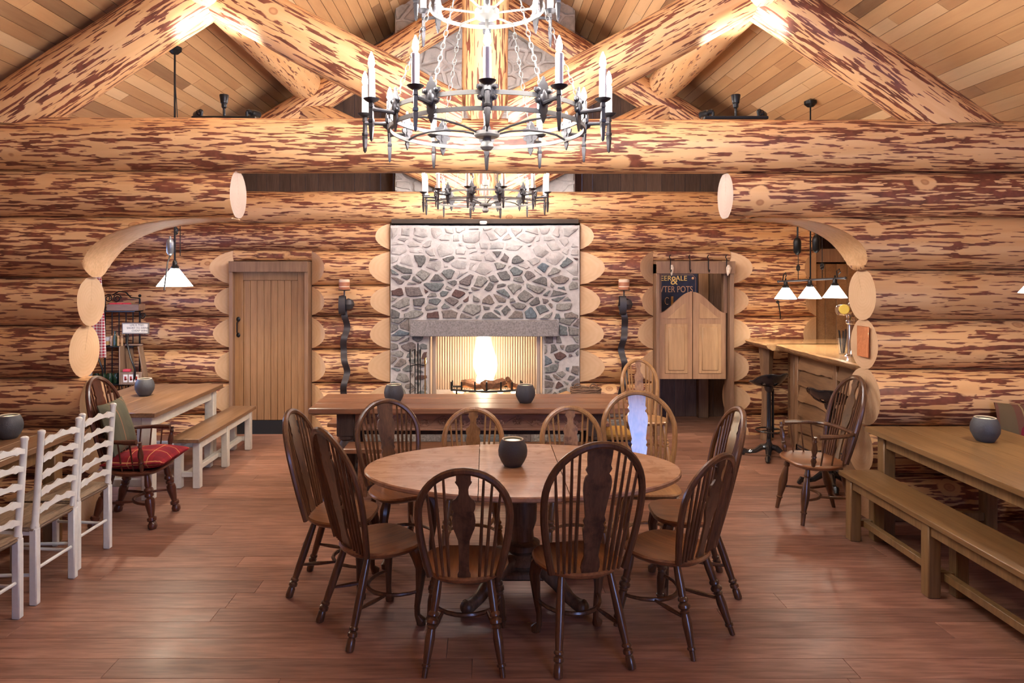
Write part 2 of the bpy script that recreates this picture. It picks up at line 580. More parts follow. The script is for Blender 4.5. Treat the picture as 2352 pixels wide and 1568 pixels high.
M['darkoak'] = wood('dark_oak', (0.028, 0.018, 0.018), (0.075, 0.048, 0.042), 'z', 0.5, 0.1)
M['oak_y'] = wood('bench_oak', (0.145, 0.075, 0.025), (0.29, 0.16, 0.062), 'y', 0.38, 0.06, 9, 0.07, 0.1)
M['oak_z'] = wood('bench_leg_oak', (0.155, 0.08, 0.027), (0.29, 0.162, 0.065), 'z', 0.45, 0.06, 9, 0.07)
M['brown_y'] = wood('brown_table_top', (0.15, 0.075, 0.035), (0.31, 0.175, 0.095), 'y', 0.33, 0.06, 9, 0.08, 0.15)
M['white'] = plain('cream_paint', (0.70, 0.66, 0.55), 0.45, var=0.06, bump=0.05)
M['whitec'] = plain('white_chair_paint', (0.72, 0.71, 0.65), 0.4, var=0.05, bump=0.05)
M['rush'] = wood('rush_weave', (0.12, 0.075, 0.045), (0.38, 0.26, 0.16), 'x', 0.8, 0.05, 60, 0.1, 0, bump=0.7)
M['door'] = wood('door_oak', (0.235, 0.115, 0.048), (0.36, 0.195, 0.09), 'z', 0.45, 0.12, 10, 0.07)
M['doorf'] = wood('door_frame_oak', (0.19, 0.10, 0.055), (0.31, 0.175, 0.10), 'z', 0.5, 0.06, 10, 0.07)
M['saloon'] = wood('saloon_door_oak', (0.33, 0.17, 0.085), (0.47, 0.27, 0.14), 'z', 0.42, 0.04, 10, 0.07)
M['saloon_p'] = wood('saloon_panel_oak', (0.38, 0.205, 0.09), (0.54, 0.33, 0.165), 'z', 0.42, 0.04, 8, 0.1)
M['bar'] = wood('bar_board', (0.17, 0.085, 0.04), (0.33, 0.18, 0.085), 'y', 0.55, 0.15, 8, 0.12)
M['barpost'] = wood('bar_post', (0.20, 0.10, 0.05), (0.36, 0.20, 0.10), 'z', 0.55, 0.1)
M['bartop'] = wood('live_edge_elm', (0.40, 0.21, 0.085), (0.66, 0.40, 0.19), 'y', 0.22, 0.05, 6, 0.2, 0.4)
M['bark'] = wood('live_edge_bark', (0.28, 0.14, 0.06), (0.52, 0.31, 0.14), 'y', 0.7, 0.05, 22, 0.6, bump=0.8)
M['red_t'] = tartan('red_tartan', (0.27, 0.022, 0.028), (0.15, 0.016, 0.026), (0.62, 0.30, 0.12), (0, 1), 7)
M['green_t'] = tartan('green_tartan', (0.13, 0.115, 0.075), (0.085, 0.085, 0.06), (0.33, 0.15, 0.08), (1, 2), 5)
M['plum_t'] = tartan('plum_tartan', (0.17, 0.018, 0.03), (0.10, 0.10, 0.05), (0.30, 0.22, 0.10), (0, 2), 5)
def gingham():
    m = Mat('gingham', 0.9, 0, (0.8, 0.2, 0.2), spec=0.1)
    tc = m.n('TexCoord')
    sx = m.n('SeparateXYZ', {0: tc.outputs['Object']})
    a = stripes(m, sx.outputs[0], 42, 0.5); b = stripes(m, sx.outputs[2], 42, 0.5)
    s = m.n('Math', {0: a, 1: b}, operation='ADD')
    h = m.n('Math', {0: s.outputs[0], 1: 0.5}, operation='MULTIPLY')
    m.base(m.mix(h.outputs[0], (0.85, 0.80, 0.80), (0.45, 0.02, 0.05)))
    return m.m
M['gingham'] = gingham()
M['wicker'] = wood('wicker', (0.10, 0.05, 0.03), (0.30, 0.17, 0.10), 'x', 0.8, 0.05, 40, 0.3, bump=0.8)
M['drift'] = wood('driftwood', (0.42, 0.22, 0.09), (0.62, 0.36, 0.17), 'x', 0.6, 0.05)
M['charlog'] = plain('burning_log', (0.16, 0.07, 0.035), 0.9, var=0.5, bump=0.6, scale=20)
M['firebox'] = plain('firebox_metal', (0.46, 0.36, 0.28), 0.45, 0.3)
M['navy'] = plain('navy_sign_board', (0.018, 0.022, 0.05), 0.5, var=0.4, scale=10)
M['gold'] = plain('gold_lettering', (0.90, 0.62, 0.22), 0.5)
M['gloss'] = plain('black_enamel', (0.012, 0.012, 0.014), 0.12, 0.0, 0.5)
M['bronze'] = plain('bronze_lettering', (0.60, 0.34, 0.20), 0.5)
M['cream'] = plain('cream_board', (0.78, 0.70, 0.52), 0.6, var=0.08)
M['grey'] = plain('weathered_frame', (0.24, 0.19, 0.15), 0.7, var=0.2)
M['ink'] = plain('sign_ink', (0.10, 0.08, 0.07), 0.7)
M['redcloth'] = plain('red_cloth', (0.62, 0.05, 0.08), 0.8)
M['crate'] = wood('small_crate_wood', (0.20, 0.11, 0.07), (0.34, 0.21, 0.14), 'x', 0.7, 0.05)
M['caddy'] = wood('caddy_wood', (0.20, 0.12, 0.075), (0.32, 0.21, 0.14), 'z', 0.7, 0.05)
M['paper'] = plain('white_label', (0.80, 0.76, 0.70), 0.7)
M['redprint'] = plain('red_print', (0.40, 0.05, 0.04), 0.7)
M['china'] = plain('white_china', (0.72, 0.70, 0.66), 0.25)
M['mustard'] = plain('mustard_glaze', (0.55, 0.33, 0.10), 0.35)
M['palewood'] = plain('turned_pale_wood', (0.66, 0.42, 0.24), 0.5, var=0.1)
M['bottle'] = plain('green_bottle', (0.01, 0.03, 0.015), 0.1, coat=0.5)
M['lime'] = plain('lime_green', (0.48, 0.62, 0.12), 0.7)
M['bluebin'] = plain('dark_blue_fabric', (0.015, 0.02, 0.07), 0.8)
M['yellow'] = plain('mustard_cushion', (0.50, 0.26, 0.05), 0.8)
M['plastic'] = plain('white_plastic', (0.75, 0.72, 0.68), 0.4)
M['sconcewax'] = plain('banded_candle', (0.42, 0.16, 0.08), 0.5)
M['sconcepale'] = plain('banded_candle_pale', (0.78, 0.58, 0.42), 0.5)
M['shell'] = plain('bleached_horn', (0.70, 0.58, 0.45), 0.5, var=0.2)
M['blackgap'] = plain('black_kickplate', (0.008, 0.008, 0.010), 0.6)
def glass_mat():
    m = Mat('clear_glass', 0.02, 0, (0.95, 0.97, 0.98))
    m.b.inputs['Transmission Weight'].default_value = 0.95
    m.b.inputs['IOR'].default_value = 1.2
    return m.m
M['glass'] = glass_mat()
M['steel'] = plain('ribbed_zinc', (0.30, 0.33, 0.38), 0.35, 0.8)

# ================================================================== STRUCTURE
def log_mesh(L, r0, r1, seed, cuts=(), zlo=None, zhi=None, clampf=None, nseg=26, dx=0.16, rough=0.018, xs=None):
    """peeled log along local X, centred. zlo/zhi: scribed flats; clampf(x): lower surface cut to this height;
    cuts: (point, normal) planes, the side the normal points to is removed"""
    if xs is None:
        nx = max(3, int(L / dx)); xs = [-L / 2 + L * i / nx for i in range(nx + 1)]
    nx = len(xs) - 1
    bm = bmesh.new()
    rings = []
    for i in range(nx + 1):
        x = xs[i]
        r = r0 + (r1 - r0) * (x / L + .5)
        ring = []
        cy = 0.012 * noise.noise(Vector((x * 0.8, seed, 1.7)))
        for k in range(nseg):
            a = 2 * PI * k / nseg
            q = r * (1 + rough * noise.noise(Vector((x * 1.6 + seed * 7.3, math.cos(a) * 1.2 + seed, math.sin(a) * 1.2))) * 1.6
                     + 0.02 * noise.noise(Vector((x * 5 + seed, math.cos(a) * 3, math.sin(a) * 3 + seed))))
            y, z = math.cos(a) * q + cy, math.sin(a) * q
            if zhi is not None: z = min(z, zhi)
            if zlo is not None: z = max(z, zlo)
            if clampf is not None: z = max(z, min(clampf(x), r * 1.02))
            ring.append(bm.verts.new((x, y, z)))
        rings.append(ring)
    for i in range(nx):
        for k in range(nseg):
            l = (k + 1) % nseg
            f = bm.faces.new((rings[i][k], rings[i + 1][k], rings[i + 1][l], rings[i][l]))
            if clampf is not None:
                if all(abs(v.co.z - min(clampf(v.co.x), 9)) < 1e-4 for v in f.verts):
                    f.material_index = 2
    f = bm.faces.new(rings[0]); f.material_index = 1
    f = bm.faces.new(list(reversed(rings[-1]))); f.material_index = 1
    if clampf is not None:
        bmesh.ops.remove_doubles(bm, verts=bm.verts[:], dist=1e-4)
    for co, no in cuts:
        g = bm.verts[:] + bm.edges[:] + bm.faces[:]
        res = bmesh.ops.bisect_plane(bm, geom=g, dist=1e-5, plane_co=co, plane_no=no, clear_outer=True)
        es = [e for e in res['geom_cut'] if isinstance(e, bmesh.types.BMEdge) and e.is_boundary]
        if es:
            fr = bmesh.ops.contextual_create(bm, geom=es)
            for f in fr['faces']:
                f.material_index = 1
    bm.normal_update()
    bmesh.ops.recalc_face_normals(bm, faces=bm.faces[:])
    if clampf is not None:
        bm.normal_update()
        for f in bm.faces:
            if f.material_index == 0 and clampf(f.calc_center_median().x) > -5 and any(v.co.z <= clampf(v.co.x) + 1e-4 or clampf(v.co.x) < -5 for v in f.verts) and (f.normal.z < -.55 or abs(f.normal.x) > .45):
                f.material_index = 2
    for f in bm.faces:
        f.smooth = f.material_index == 0 or f.material_index == 2
    for e in bm.edges:
        ms = {f.material_index for f in e.link_faces}
        if len(ms) > 1 or ms == {1}:
            e.smooth = False
    me = bpy.data.meshes.new('log')
    bm.to_mesh(me)
    bm.free()
    return me

LOGN = [0]
def log(parent, p0, p1, r0, r1=None, mat='log_a', cuts=(), name='log', end='end', label=None, **kw):
    """log from p0 to p1 (world); cuts given in world space"""
    LOGN[0] += 1
    p0, p1 = Vector(p0), Vector(p1)
    d = p1 - p0
    L = d.length
    mid = (p0 + p1) / 2
    x = d.normalized()
    z = Vector((0, 0, 1))
    if abs(x.z) > 0.99: z = Vector((0, -1, 0))
    y = z.cross(x).normalized()
    z = x.cross(y)
    rot = Matrix((x, y, z)).transposed()
    inv = rot.transposed()
    lc = [(inv @ (Vector(c) - mid), inv @ Vector(n)) for c, n in cuts]
    me = log_mesh(L, r0, r1 or r0, LOGN[0] * 1.37, lc, **kw)
    for m in (mat, end, 'cut'):
        me.materials.append(M[m])
    o = bpy.data.objects.new(name, me)
    C.objects.link(o)
    o.matrix_world = Matrix.Translation(mid) @ rot.to_4x4()
    o.rotation_euler = rot.to_euler()
    o.location = mid
    if parent: o.parent = parent
    if label: o['label'] = label
    return o

rng = random.Random(4)
XW = 4.72      # side walls
YB = -2.6      # wall behind the viewer
# ---- floor
fl = struct('floor')
MB().box((0, 3.4, -0.06), (2 * XW + .4, 12.6, 0.08)).build('subfloor', M['backing'], fl)
def floor_planks(y0, y1, x0, x1):
    y = y0
    while y < y1 - 0.03:
        wd = rng.choice((0.15, 0.17, 0.19, 0.165))
        if y + wd > y1: wd = y1 - y
        x = x0 - rng.uniform(0, 1.5)
        while x < x1:
            L = rng.uniform(1.7, 3.2)
            a, b = max(x, x0), min(x + L, x1)
            if b - a > 0.05:
                MB().box((0, 0, 0), (b - a - 0.0015, wd - 0.0015, 0.024), 0.0012).build('plank', M['floor'], fl, ((a + b) / 2, y + wd / 2, -0.012 - rng.uniform(0, .0006)))
            x += L
        y += wd
floor_planks(2.2, 8.25, -XW, XW)
floor_planks(8.25, 9.2, -0.2 + 2.0, 3.9)
MB().box((0, (YB + 2.2) / 2, -0.012), (2 * XW, 2.2 - YB, 0.024)).build('floor_behind_viewer', M['floor'], fl)

# ---- near log wall with the wide arched opening (left and right halves)
YN = 5.45
wl = struct('wall_near_left')
wr = struct('wall_near_right')
def row(parent, x0, x1, y, zb, zt, mat, cuts=(), k=1.03, **kw):
    c = (zb + zt) / 2; h = (zt - zb) / 2
    return log(parent, (x0, y, c), (x1, y, c), h * k, h * k * rng.uniform(.99, 1.02), mat, cuts, zlo=-h - 0.004, zhi=h + 0.004, dx=0.13, **kw)
Lz = [-0.06, 0.336, 0.706, 1.086, 1.483, 1.863, 2.327, 2.68]
Lx = [-3.06, -3.06, -3.06, -3.13, -3.08, -3.09, -1.88, -1.93]
Lm = ['log_a', 'log_c', 'log_c', 'log_a', 'log_c', 'log_b', 'log_a', 'log_a']
Rz = [-0.06, 0.34, 0.713, 1.15, 1.53, 1.917, 2.324, 2.667]
Rx = [2.95, 2.93, 2.97, 2.965, 2.95, 2.96, 2.05, 1.88]
Rm = ['log_b', 'log_a', 'log_a', 'log_a', 'log_c', 'log_b', 'log_a', 'log_b']
def arch_xs(x0, x1, a, b):
    mid = (x0 + x1) / 2
    X, x = [], x0
    while x < x1 - 1e-6:
        X.append(x - mid)
        x += .008 if a - .01 <= x <= b else .04
    X.append(x1 - mid)
    return X
for i in range(7):
    zb, zt = Lz[i], Lz[i + 1]
    if i == 5:      # arched log
        c = (zb + zt) / 2; x0, x1 = -XW, -1.95
        mid = (x0 + x1) / 2
        def cf(x, mid=mid, c=c):
            X = x + mid
            if X < -3.04: return -9
            u = min(1, max(0, (X + 3.04) / 1.12))
            return 1.862 + 0.452 * (1 - (1 - u) ** 2.6) ** (1 / 2.3) - c
        h = (zt - zb) / 2
        log(wl, (x0, YN, c), (x1, YN, c), h * 1.03, h * 1.03, 'log_a', (), zlo=-h - .004, zhi=h + .004, clampf=cf, nseg=72, xs=arch_xs(x0, x1, -3.045, -2.7))
    elif i == 6:
        row(wl, -XW, Lx[7], YN, zb, zt, Lm[7], end='end_pink', k=1.06)
    else:
        row(wl, -XW, Lx[i], YN, zb, zt, Lm[i], end='end')
for i in range(7):
    zb, zt = Rz[i], Rz[i + 1]
    if i == 5:
        c = (zb + zt) / 2; x0, x1 = 2.02, XW
        mid = (x0 + x1) / 2
        def cf(x, mid=mid, c=c):
            X = x + mid
            if X > 2.91: return -9
            u = min(1, max(0, (2.91 - X) / 0.85))
            return 1.916 + 0.40 * (1 - (1 - u) ** 2.5) ** (1 / 2.2) - c
        h = (zt - zb) / 2
        log(wr, (x0, YN, c), (x1, YN, c), h * 1.03, h * 1.03, 'log_c', (), zlo=-h - .004, zhi=h + .004, clampf=cf, nseg=72, xs=arch_xs(x0, x1, 2.65, 2.915))
    elif i == 6:
        row(wr, Rx[7], XW, YN, zb, zt, Rm[7], end='end_pink', k=1.06)
    else:
        row(wr, Rx[i], XW, YN, zb, zt, Rm[i], end='end')
# copper sheet nailed on one log end
pm = MB().box((2.946, 5.43, 1.36), (0.008, 0.165, 0.24), 0.003)
cp = pm.build('copper_plate', M['copper'], None)
tag(cp, 'hammered copper sheet nailed to a sawn log end beside the bar', 'plate')

# ---- roof trusses
def truss(name, label, Y, rl, rr_, post, tie, vl, vr, zpost):
    t = thing(name, label, 'truss')
    for a, b, r0, r1, mt in tie:
        log(t, a, b, r0, r1, mt, name='tie_beam', dx=0.2)
    for (a, b, r) in (rl, rr_):
        log(t, a, b, r, r * 1.0, 'log_a', (((0, Y, 0), (1 if a[0] < 0 else -1, 0, 0)), ((0, Y, zpost), (0, 0, -1))), name='rafter')
    for (a, b, r) in (vl, vr):
        s = 1 if a[0] < 0 else -1
        log(t, a, b, r, r, 'log_c', (((-s * post * .92, Y, 0), (s, 0, 0)), ((0, Y, zpost), (0, 0, -1))), name='strut')
    return t
Y = YN
t1 = truss('roof_truss', 'log roof truss with massive tie beam above the arched opening', Y,
           ((-4.15, Y, 2.84), (0.1, Y, 5.59), .225), ((3.95, Y, 2.86), (-0.1, Y, 5.62), .20), .19,
           [((-XW, Y, 2.895), (XW, Y, 2.875), .215, .208, 'log_a')],
           ((-2.3, Y, 4.20), (0.0, Y, 2.98), .20), ((2.35, Y, 4.26), (0.0, Y, 2.98), .20), 3.03)
log(t1, (0, Y - .02, 3.06), (0, Y - .02, 5.7), .175, .195, 'log_c', (((0.165, Y, 3.2), (1, 0, -.45)), ((-.165, Y, 3.2), (-1, 0, -.45))), name='king_post')
Y2 = 8.32
t2 = truss('roof_truss', 'smaller log roof truss in front of the stone chimney', Y2,
           ((-4.0, Y2, 2.75), (0.1, Y2, 5.25), .175), ((4.0, Y2, 2.75), (-0.1, Y2, 5.25), .175), .17,
           [((-XW, Y2, 2.672), (XW, Y2, 2.668), .192, .190, 'log_c')],
           ((-2.2, Y2, 3.86), (0.0, Y2, 2.80), .17), ((2.2, Y2, 3.86), (0.0, Y2, 2.80), .17), 2.80)
log(t2, (0, Y2 - .02, 2.8), (0, Y2 - .02, 5.3), .14, .15, 'log_c', name='king_post')
# purlins
for s in (-1, 1):
    pu = log(None, (s * 2.12, YB + .15, 4.12), (s * 2.12, 8.45, 4.12), .2, .19, 'log_d', name='purlin', dx=0.4)
    tag(pu, 'round purlin log under the boarded roof ' + ('over the oak plank door' if s < 0 else 'over the saloon doors'), 'purlin', 'purlin logs')

# ---- ceiling: boards run with the ridge, one slope each side
def ceiling(name, s):
    ce = struct(name)
    sl = 0.65
    ang = math.atan(sl)
    L = (XW + 0.1) / math.cos(ang)
    dirx = Vector((s * math.cos(ang), 0, -math.sin(ang)))      # down the slope
    nrm = Vector((s * math.sin(ang), 0, math.cos(ang)))
    yv = Vector((0, 1, 0))
    # local x along ridge (Y), local y down the slope
    rot = Matrix((yv, dirx, yv.cross(dirx))).transposed()
    e = rot.to_euler()
    apex = Vector((0, 0, 5.85))
    bk = MB().box((0, 0, 0), (12.0, L, 0.06))
    bk.build('roof_deck', M['backing'], ce, apex + dirx * (L / 2) + nrm * 0.06 + Vector((0, 3.3, 0)), e)
    u = 0.0
    while u < L - 0.02:
        wd = rng.choice((0.108, 0.114, 0.12))
        if u + wd > L: wd = L - u
        y = 2.6 - rng.uniform(0, 1.6)
        while y < 9.2:
            ln = rng.uniform(1.1, 3.0)
            a, b = max(y, 2.6), min(y + ln, 9.2)
            if b - a > 0.05:
                MB().box((0, 0, 0), (b - a - 0.003, wd - 0.005, 0.02)).build('plank', M['ceil'], ce, apex + dirx * (u + wd / 2) + nrm * (0.012 + rng.uniform(0, .002)) + Vector((0, (a + b) / 2, 0)), e)
            y += ln
        u += wd
    MB().box((0, 0, 0), (2.6 - YB, L, 0.02)).build('ceiling_behind_viewer', M['ceil'], ce, apex + dirx * (L / 2) + nrm * .012 + Vector((0, (2.6 + YB) / 2, 0)), e)
ceiling('ceiling_left', -1)
ceiling('ceiling_right', 1)

# ---- side walls and the wall behind the viewer
for nm, s in (('wall_left', -1), ('wall_right', 1)):
    ws = struct(nm)
    for i in range(8):
        z = 0.19 + i * 0.385
        log(ws, (s * (XW + .12), YB, z), (s * (XW + .12), 9.2, z), .2, .2, rng.choice(('log_a', 'log_b', 'log_c')), dx=0.4, nseg=16)
wb = struct('wall_behind_viewer')
for i in range(14):
    z = 0.19 + i * 0.385
    xm = min(XW, (5.85 - z) / 0.65)
    if 0.9 < z < 2.7:
        log(wb, (-xm, YB - .1, z), (1.75, YB - .1, z), .2, .2, 'log_a', dx=.5, nseg=14)
        log(wb, (3.45, YB - .1, z), (xm, YB - .1, z), .2, .2, 'log_a', dx=.5, nseg=14)
    else:
        log(wb, (-xm, YB - .1, z), (xm, YB - .1, z), .2, .2, 'log_a', dx=.5, nseg=14)
def window(name, loc, rz, wd, ht):
    wn = struct(name, loc)
    wn.rotation_euler = (0, 0, rz)
    f = .07
    MB().box((0, 0, ht / 2 - f / 2), (wd, .1, f), .005).box((0, 0, -ht / 2 + f / 2), (wd, .1, f), .005).box((-wd / 2 + f / 2, 0, 0), (f, .1, ht), .005).box((wd / 2 - f / 2, 0, 0), (f, .1, ht), .005).build('window_frame', M['doorf'], wn)
    MB().box((0, .02, 0), (wd - .1, .008, ht - .1)).build('pane', M['glass'], wn)
    MB().box((0, -.005, 0), (.03, .03, ht - .1), .003).build('mullion', M['doorf'], wn)
window('window_1', (2.6, YB + .06, 1.9), 0, 1.75, 1.8)
window('window_2', (-4.64, 6.6, 1.5), R(90), 1.1, 1.0)

# ---- far log wall
YF = 8.32
wf = struct('wall_far')
Fz = [-0.16, 0.219, 0.593, 0.988, 1.377, 1.746, 2.156, 2.489]
def chamfer(xj, s, reach):
    """oblique cut on the room side of a log end; s=+1: log lies left of the jamb xj"""
    a = Vector((xj, YF - 0.075, 0)); b = Vector((xj - s * reach, YF - 0.2, 0))
    d = b - a
    n = Vector((-d.y * s, d.x * s, 0)); n.normalize()
    if n.y > 0: n = -n
    return (a, n)
segs = [(-XW, -2.98, None, 1), (-2.05, -1.125, 1, 1), (1.125, 1.99, 1, 1), (2.90, 3.92, 1, 1)]
for i in range(7):
    zb, zt = Fz[i], Fz[i + 1]
    if i == 6:
        row(wf, -XW, -1.125, YF, zb, zt, 'log_b', [chamfer(-1.125, 1, .20)])
        row(wf, 1.125, 3.92, YF, zb, zt, 'log_b', [chamfer(1.125, -1, .20), chamfer(3.92, 1, .1)])
        continue
    for j, (a, b, ca, cb) in enumerate(segs):
        cuts = []
        if ca: cuts.append(chamfer(a, -1, rng.uniform(.16, .22) + (.06 if j == 2 else 0)))
        if cb: cuts.append(chamfer(b, 1, rng.uniform(.16, .22) + (.06 if j == 1 else 0)))
        row(wf, a, b, YF, zb, zt, rng.choice(('log_a', 'log_b', 'log_b')), cuts)
    if i == 5:   # the part of this log that runs above the two doors
        row(wf, -2.98, -2.05, YF, 2.04, zt, 'log_b', k=1.5)
        row(wf, 1.99, 2.90, YF, 2.04, zt, 'log_b', k=1.5)
# vertical boards beyond the bar end of the wall
xb = 3.93
while xb < XW:
    MB().box((0, 0, 0), (2.0, .128, .03), .003).build('plank', M['door'], wf, (xb + .066, 8.33, 1.0), (0, R(-90), R(90)))
    xb += .132
MB().box((4.3, 8.29, 2.1), (.78, .05, .16), .004).build('head_board', M['doorf'], wf)

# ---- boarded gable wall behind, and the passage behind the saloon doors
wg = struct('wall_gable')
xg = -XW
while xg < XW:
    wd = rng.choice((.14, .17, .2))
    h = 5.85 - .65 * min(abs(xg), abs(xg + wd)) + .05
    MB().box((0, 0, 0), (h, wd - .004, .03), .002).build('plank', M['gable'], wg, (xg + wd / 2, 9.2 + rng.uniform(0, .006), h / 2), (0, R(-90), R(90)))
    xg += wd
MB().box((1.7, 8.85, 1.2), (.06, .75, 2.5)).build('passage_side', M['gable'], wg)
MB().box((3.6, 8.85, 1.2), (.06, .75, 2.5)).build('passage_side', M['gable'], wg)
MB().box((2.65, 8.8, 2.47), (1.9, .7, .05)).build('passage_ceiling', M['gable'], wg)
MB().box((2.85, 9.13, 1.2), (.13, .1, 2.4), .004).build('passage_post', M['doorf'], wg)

# ---- stone chimney breast and fireplace
chm = thing('fireplace', 'rubble stone chimney breast with granite lintel over an open hearth', 'fireplace')
YS = 8.17
mo = MB()
mo.box((-.885, 8.55, 1.22), (.45, .74, 2.46)).box((.895, 8.55, 1.22), (.43, .74, 2.46)).box((.01, 8.5505, 1.80), (1.34, .74, 1.29))
mo.box((0, 8.55, .21), (1.36, .7, .42))
mo.build('mortar', M['mortar'], chm)
MB().box((0, 8.9, 4.05), (2.22, .6, 3.6)).build('mortar', M['mortar'], chm)
MB().box((-.01, 8.15, 1.247), (1.72, .16, .185), .006).build('lintel', M['granite'], chm)
def clip(poly, p, n):
    out = []
    for i in range(len(poly)):
        a, b = poly[i], poly[(i + 1) % len(poly)]
        da = (a[0] - p[0]) * n[0] + (a[1] - p[1]) * n[1]
        db = (b[0] - p[0]) * n[0] + (b[1] - p[1]) * n[1]
        if da <= 0: out.append(a)
        if (da < 0) != (db < 0) and abs(da - db) > 1e-12:
            t = da / (da - db)
            out.append((a[0] + (b[0] - a[0]) * t, a[1] + (b[1] - a[1]) * t))
    return out
def stones(x0, x1, z0, z1, y, nx, nz, joint, mat, prob=1.0, seed=1, deep=0.035, asp=1.5, wash=99):
    rg = random.Random(seed)
    pts = []
    dx, dz = (x1 - x0) / nx, (z1 - z0) / nz
    for j in range(nz):
        for i in range(nx):
            off = (0.5 if j % 2 else 0.0)
            pts.append((x0 + (i + off + rg.uniform(-.1, .8)) * dx, (z0 + (j + rg.uniform(.1, .9)) * dz) * asp, rg.choice((-.006, -.002, 0, .003, .008)) * (dx / .15) ** 2))
    for p in pts:
        if not (x0 < p[0] < x1): continue
        poly = [(x0, z0 * asp), (x1, z0 * asp), (x1, z1 * asp), (x0, z1 * asp)]
        for q in pts:
            if q is p: continue
            d = math.hypot(q[0] - p[0], q[1] - p[1])
            if d > .9 or d < 1e-6: continue
            n = ((q[0] - p[0]) / d, (q[1] - p[1]) / d)
            mjoint = joint * rg.uniform(.4, 1.0)
            tt = d / 2 + (p[2] - q[2]) / (2 * d) - mjoint
            poly = clip(poly, (p[0] + n[0] * tt, p[1] + n[1] * tt), n)
            if len(poly) < 3: break
        if len(poly) < 3 or rg.random() > prob: continue
        # roughen the outline
        out = []
        for i in range(len(poly)):
            a, b = poly[i], poly[(i + 1) % len(poly)]
            ln = math.hypot(b[0] - a[0], b[1] - a[1])
            k = max(1, min(4, int(ln / .035)))
            for t in range(k):
                s_ = t / k
                out.append((a[0] + (b[0] - a[0]) * s_ + rg.uniform(-.006, .006), (a[1] + (b[1] - a[1]) * s_ + rg.uniform(-.006, .006)) / asp))
        if len(out) < 4: continue
        cx = sum(o[0] for o in out) / len(out); cz = sum(o[1] for o in out) / len(out)
        if max(o[0] for o in out) - min(o[0] for o in out) < .03: continue
        dd = deep * rg.uniform(.5, 1.0)
        mt_ = mat
        if cz > wash + rg.uniform(-.14, .14):
            mt_ = 'stone_wash'; dd *= .45
        n = len(out)
        vsx = [(o[0] - cx, 0.02, o[1] - cz) for o in out]
        vsx += [((o[0] - cx) * .99, -dd * .55, (o[1] - cz) * .99) for o in out]
        vsx += [((o[0] - cx) * .86, -dd + rg.uniform(-.003, .003), (o[1] - cz) * .84) for o in out]
        vsx += [(0, -dd - .004, 0)]
        fs_ = []
        for L_ in range(2):
            for i in range(n):
                j = (i + 1) % n
                fs_.append((L_ * n + i, L_ * n + j, L_ * n + n + j, L_ * n + n + i))
        for i in range(n):
            fs_.append((2 * n + i, 2 * n + (i + 1) % n, 3 * n))
        # keep the winding outward (towards -y)
        ar = sum(out[i][0] * out[(i + 1) % n][1] - out[(i + 1) % n][0] * out[i][1] for i in range(n))
        if ar < 0: fs_ = [tuple(reversed(f)) for f in fs_]
        mb = MB(); mb.add(vsx, fs_)
        mb.build('stone', M[mt_], chm, (cx, y, cz), ang=30)
YM = 8.18
stones(-1.10, 1.09, 1.36, 2.42, YM, 14, 13, .031, 'stone', .97, 3, asp=1.5, wash=2.0)
stones(-1.10, -.68, 0.45, 1.15, YM, 4, 8, .028, 'stone', .97, 7)
stones(-1.10, -.89, 1.16, 1.36, YM, 2, 2, .018, 'stone', 1, 8)
stones(.70, 1.10, 0.45, 1.15, YM, 4, 8, .028, 'stone', .97, 12)
stones(.87, 1.10, 1.16, 1.36, YM, 2, 2, .018, 'stone', 1, 10)
stones(-1.10, 1.10, 2.45, 5.2, 8.6, 10, 19, .03, 'stone_wash', .95, 11, .04)
# firebox lining
fb = MB()
n = 84
vs_, fs_ = [], []
for i in range(n + 1):
    x = -.64 + 1.31 * i / n
    y = 8.80 - (.012 if i % 2 else 0)
    vs_ += [(x, y, .42), (x, y, 1.3)]
for i in range(n):
    fs_.append((2 * i, 2 * i + 2, 2 * i + 3, 2 * i + 1))
fb.add(vs_, fs_)
o = fb.build('ribbed_fireback', M['firebox'], chm, ang=0)
MB().box((-.655, 8.55, .85), (.02, .6, .9)).build('firebox_side', M['firebox'], chm)
MB().box((.685, 8.55, .85), (.02, .6, .9)).build('firebox_side', M['firebox'], chm)
MB().box((-.6, 8.25, .80), (.05, .05, .76), .01).build('screen_post', M['firebox'], chm)
MB().box((.63, 8.25, .80), (.05, .05, .76), .01).build('screen_post', M['firebox'], chm)
MB().box((0, 7.93, .215), (2.75, .5, .43), .012).build('hearth_slab', M['hearth'], chm)
hs = random.Random(2)
x = -1.36
while x < 1.3:
    wd = hs.uniform(.16, .34)
    z = .02
    while z < .38:
        ht = hs.uniform(.09, .17)
        ht = min(ht, .41 - z)
        MB().box((x + wd / 2, 7.675, z + ht / 2), (wd - .025, .04, ht - .02), .014).build('stone', M['stone'], chm)
        z += ht
    x += wd
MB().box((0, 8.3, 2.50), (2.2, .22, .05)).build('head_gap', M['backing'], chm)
# smoke detector under the beam
sd = MB().lathe((-.02, 8.02, 2.475), [(.0, .015), (.04, .012), (.045, -.005), (.036, -.022), (.0, -.026)], 16).build('smoke_detector', M['plastic'])
tag(sd, 'small white smoke detector under the log beam above the fireplace', 'detector')
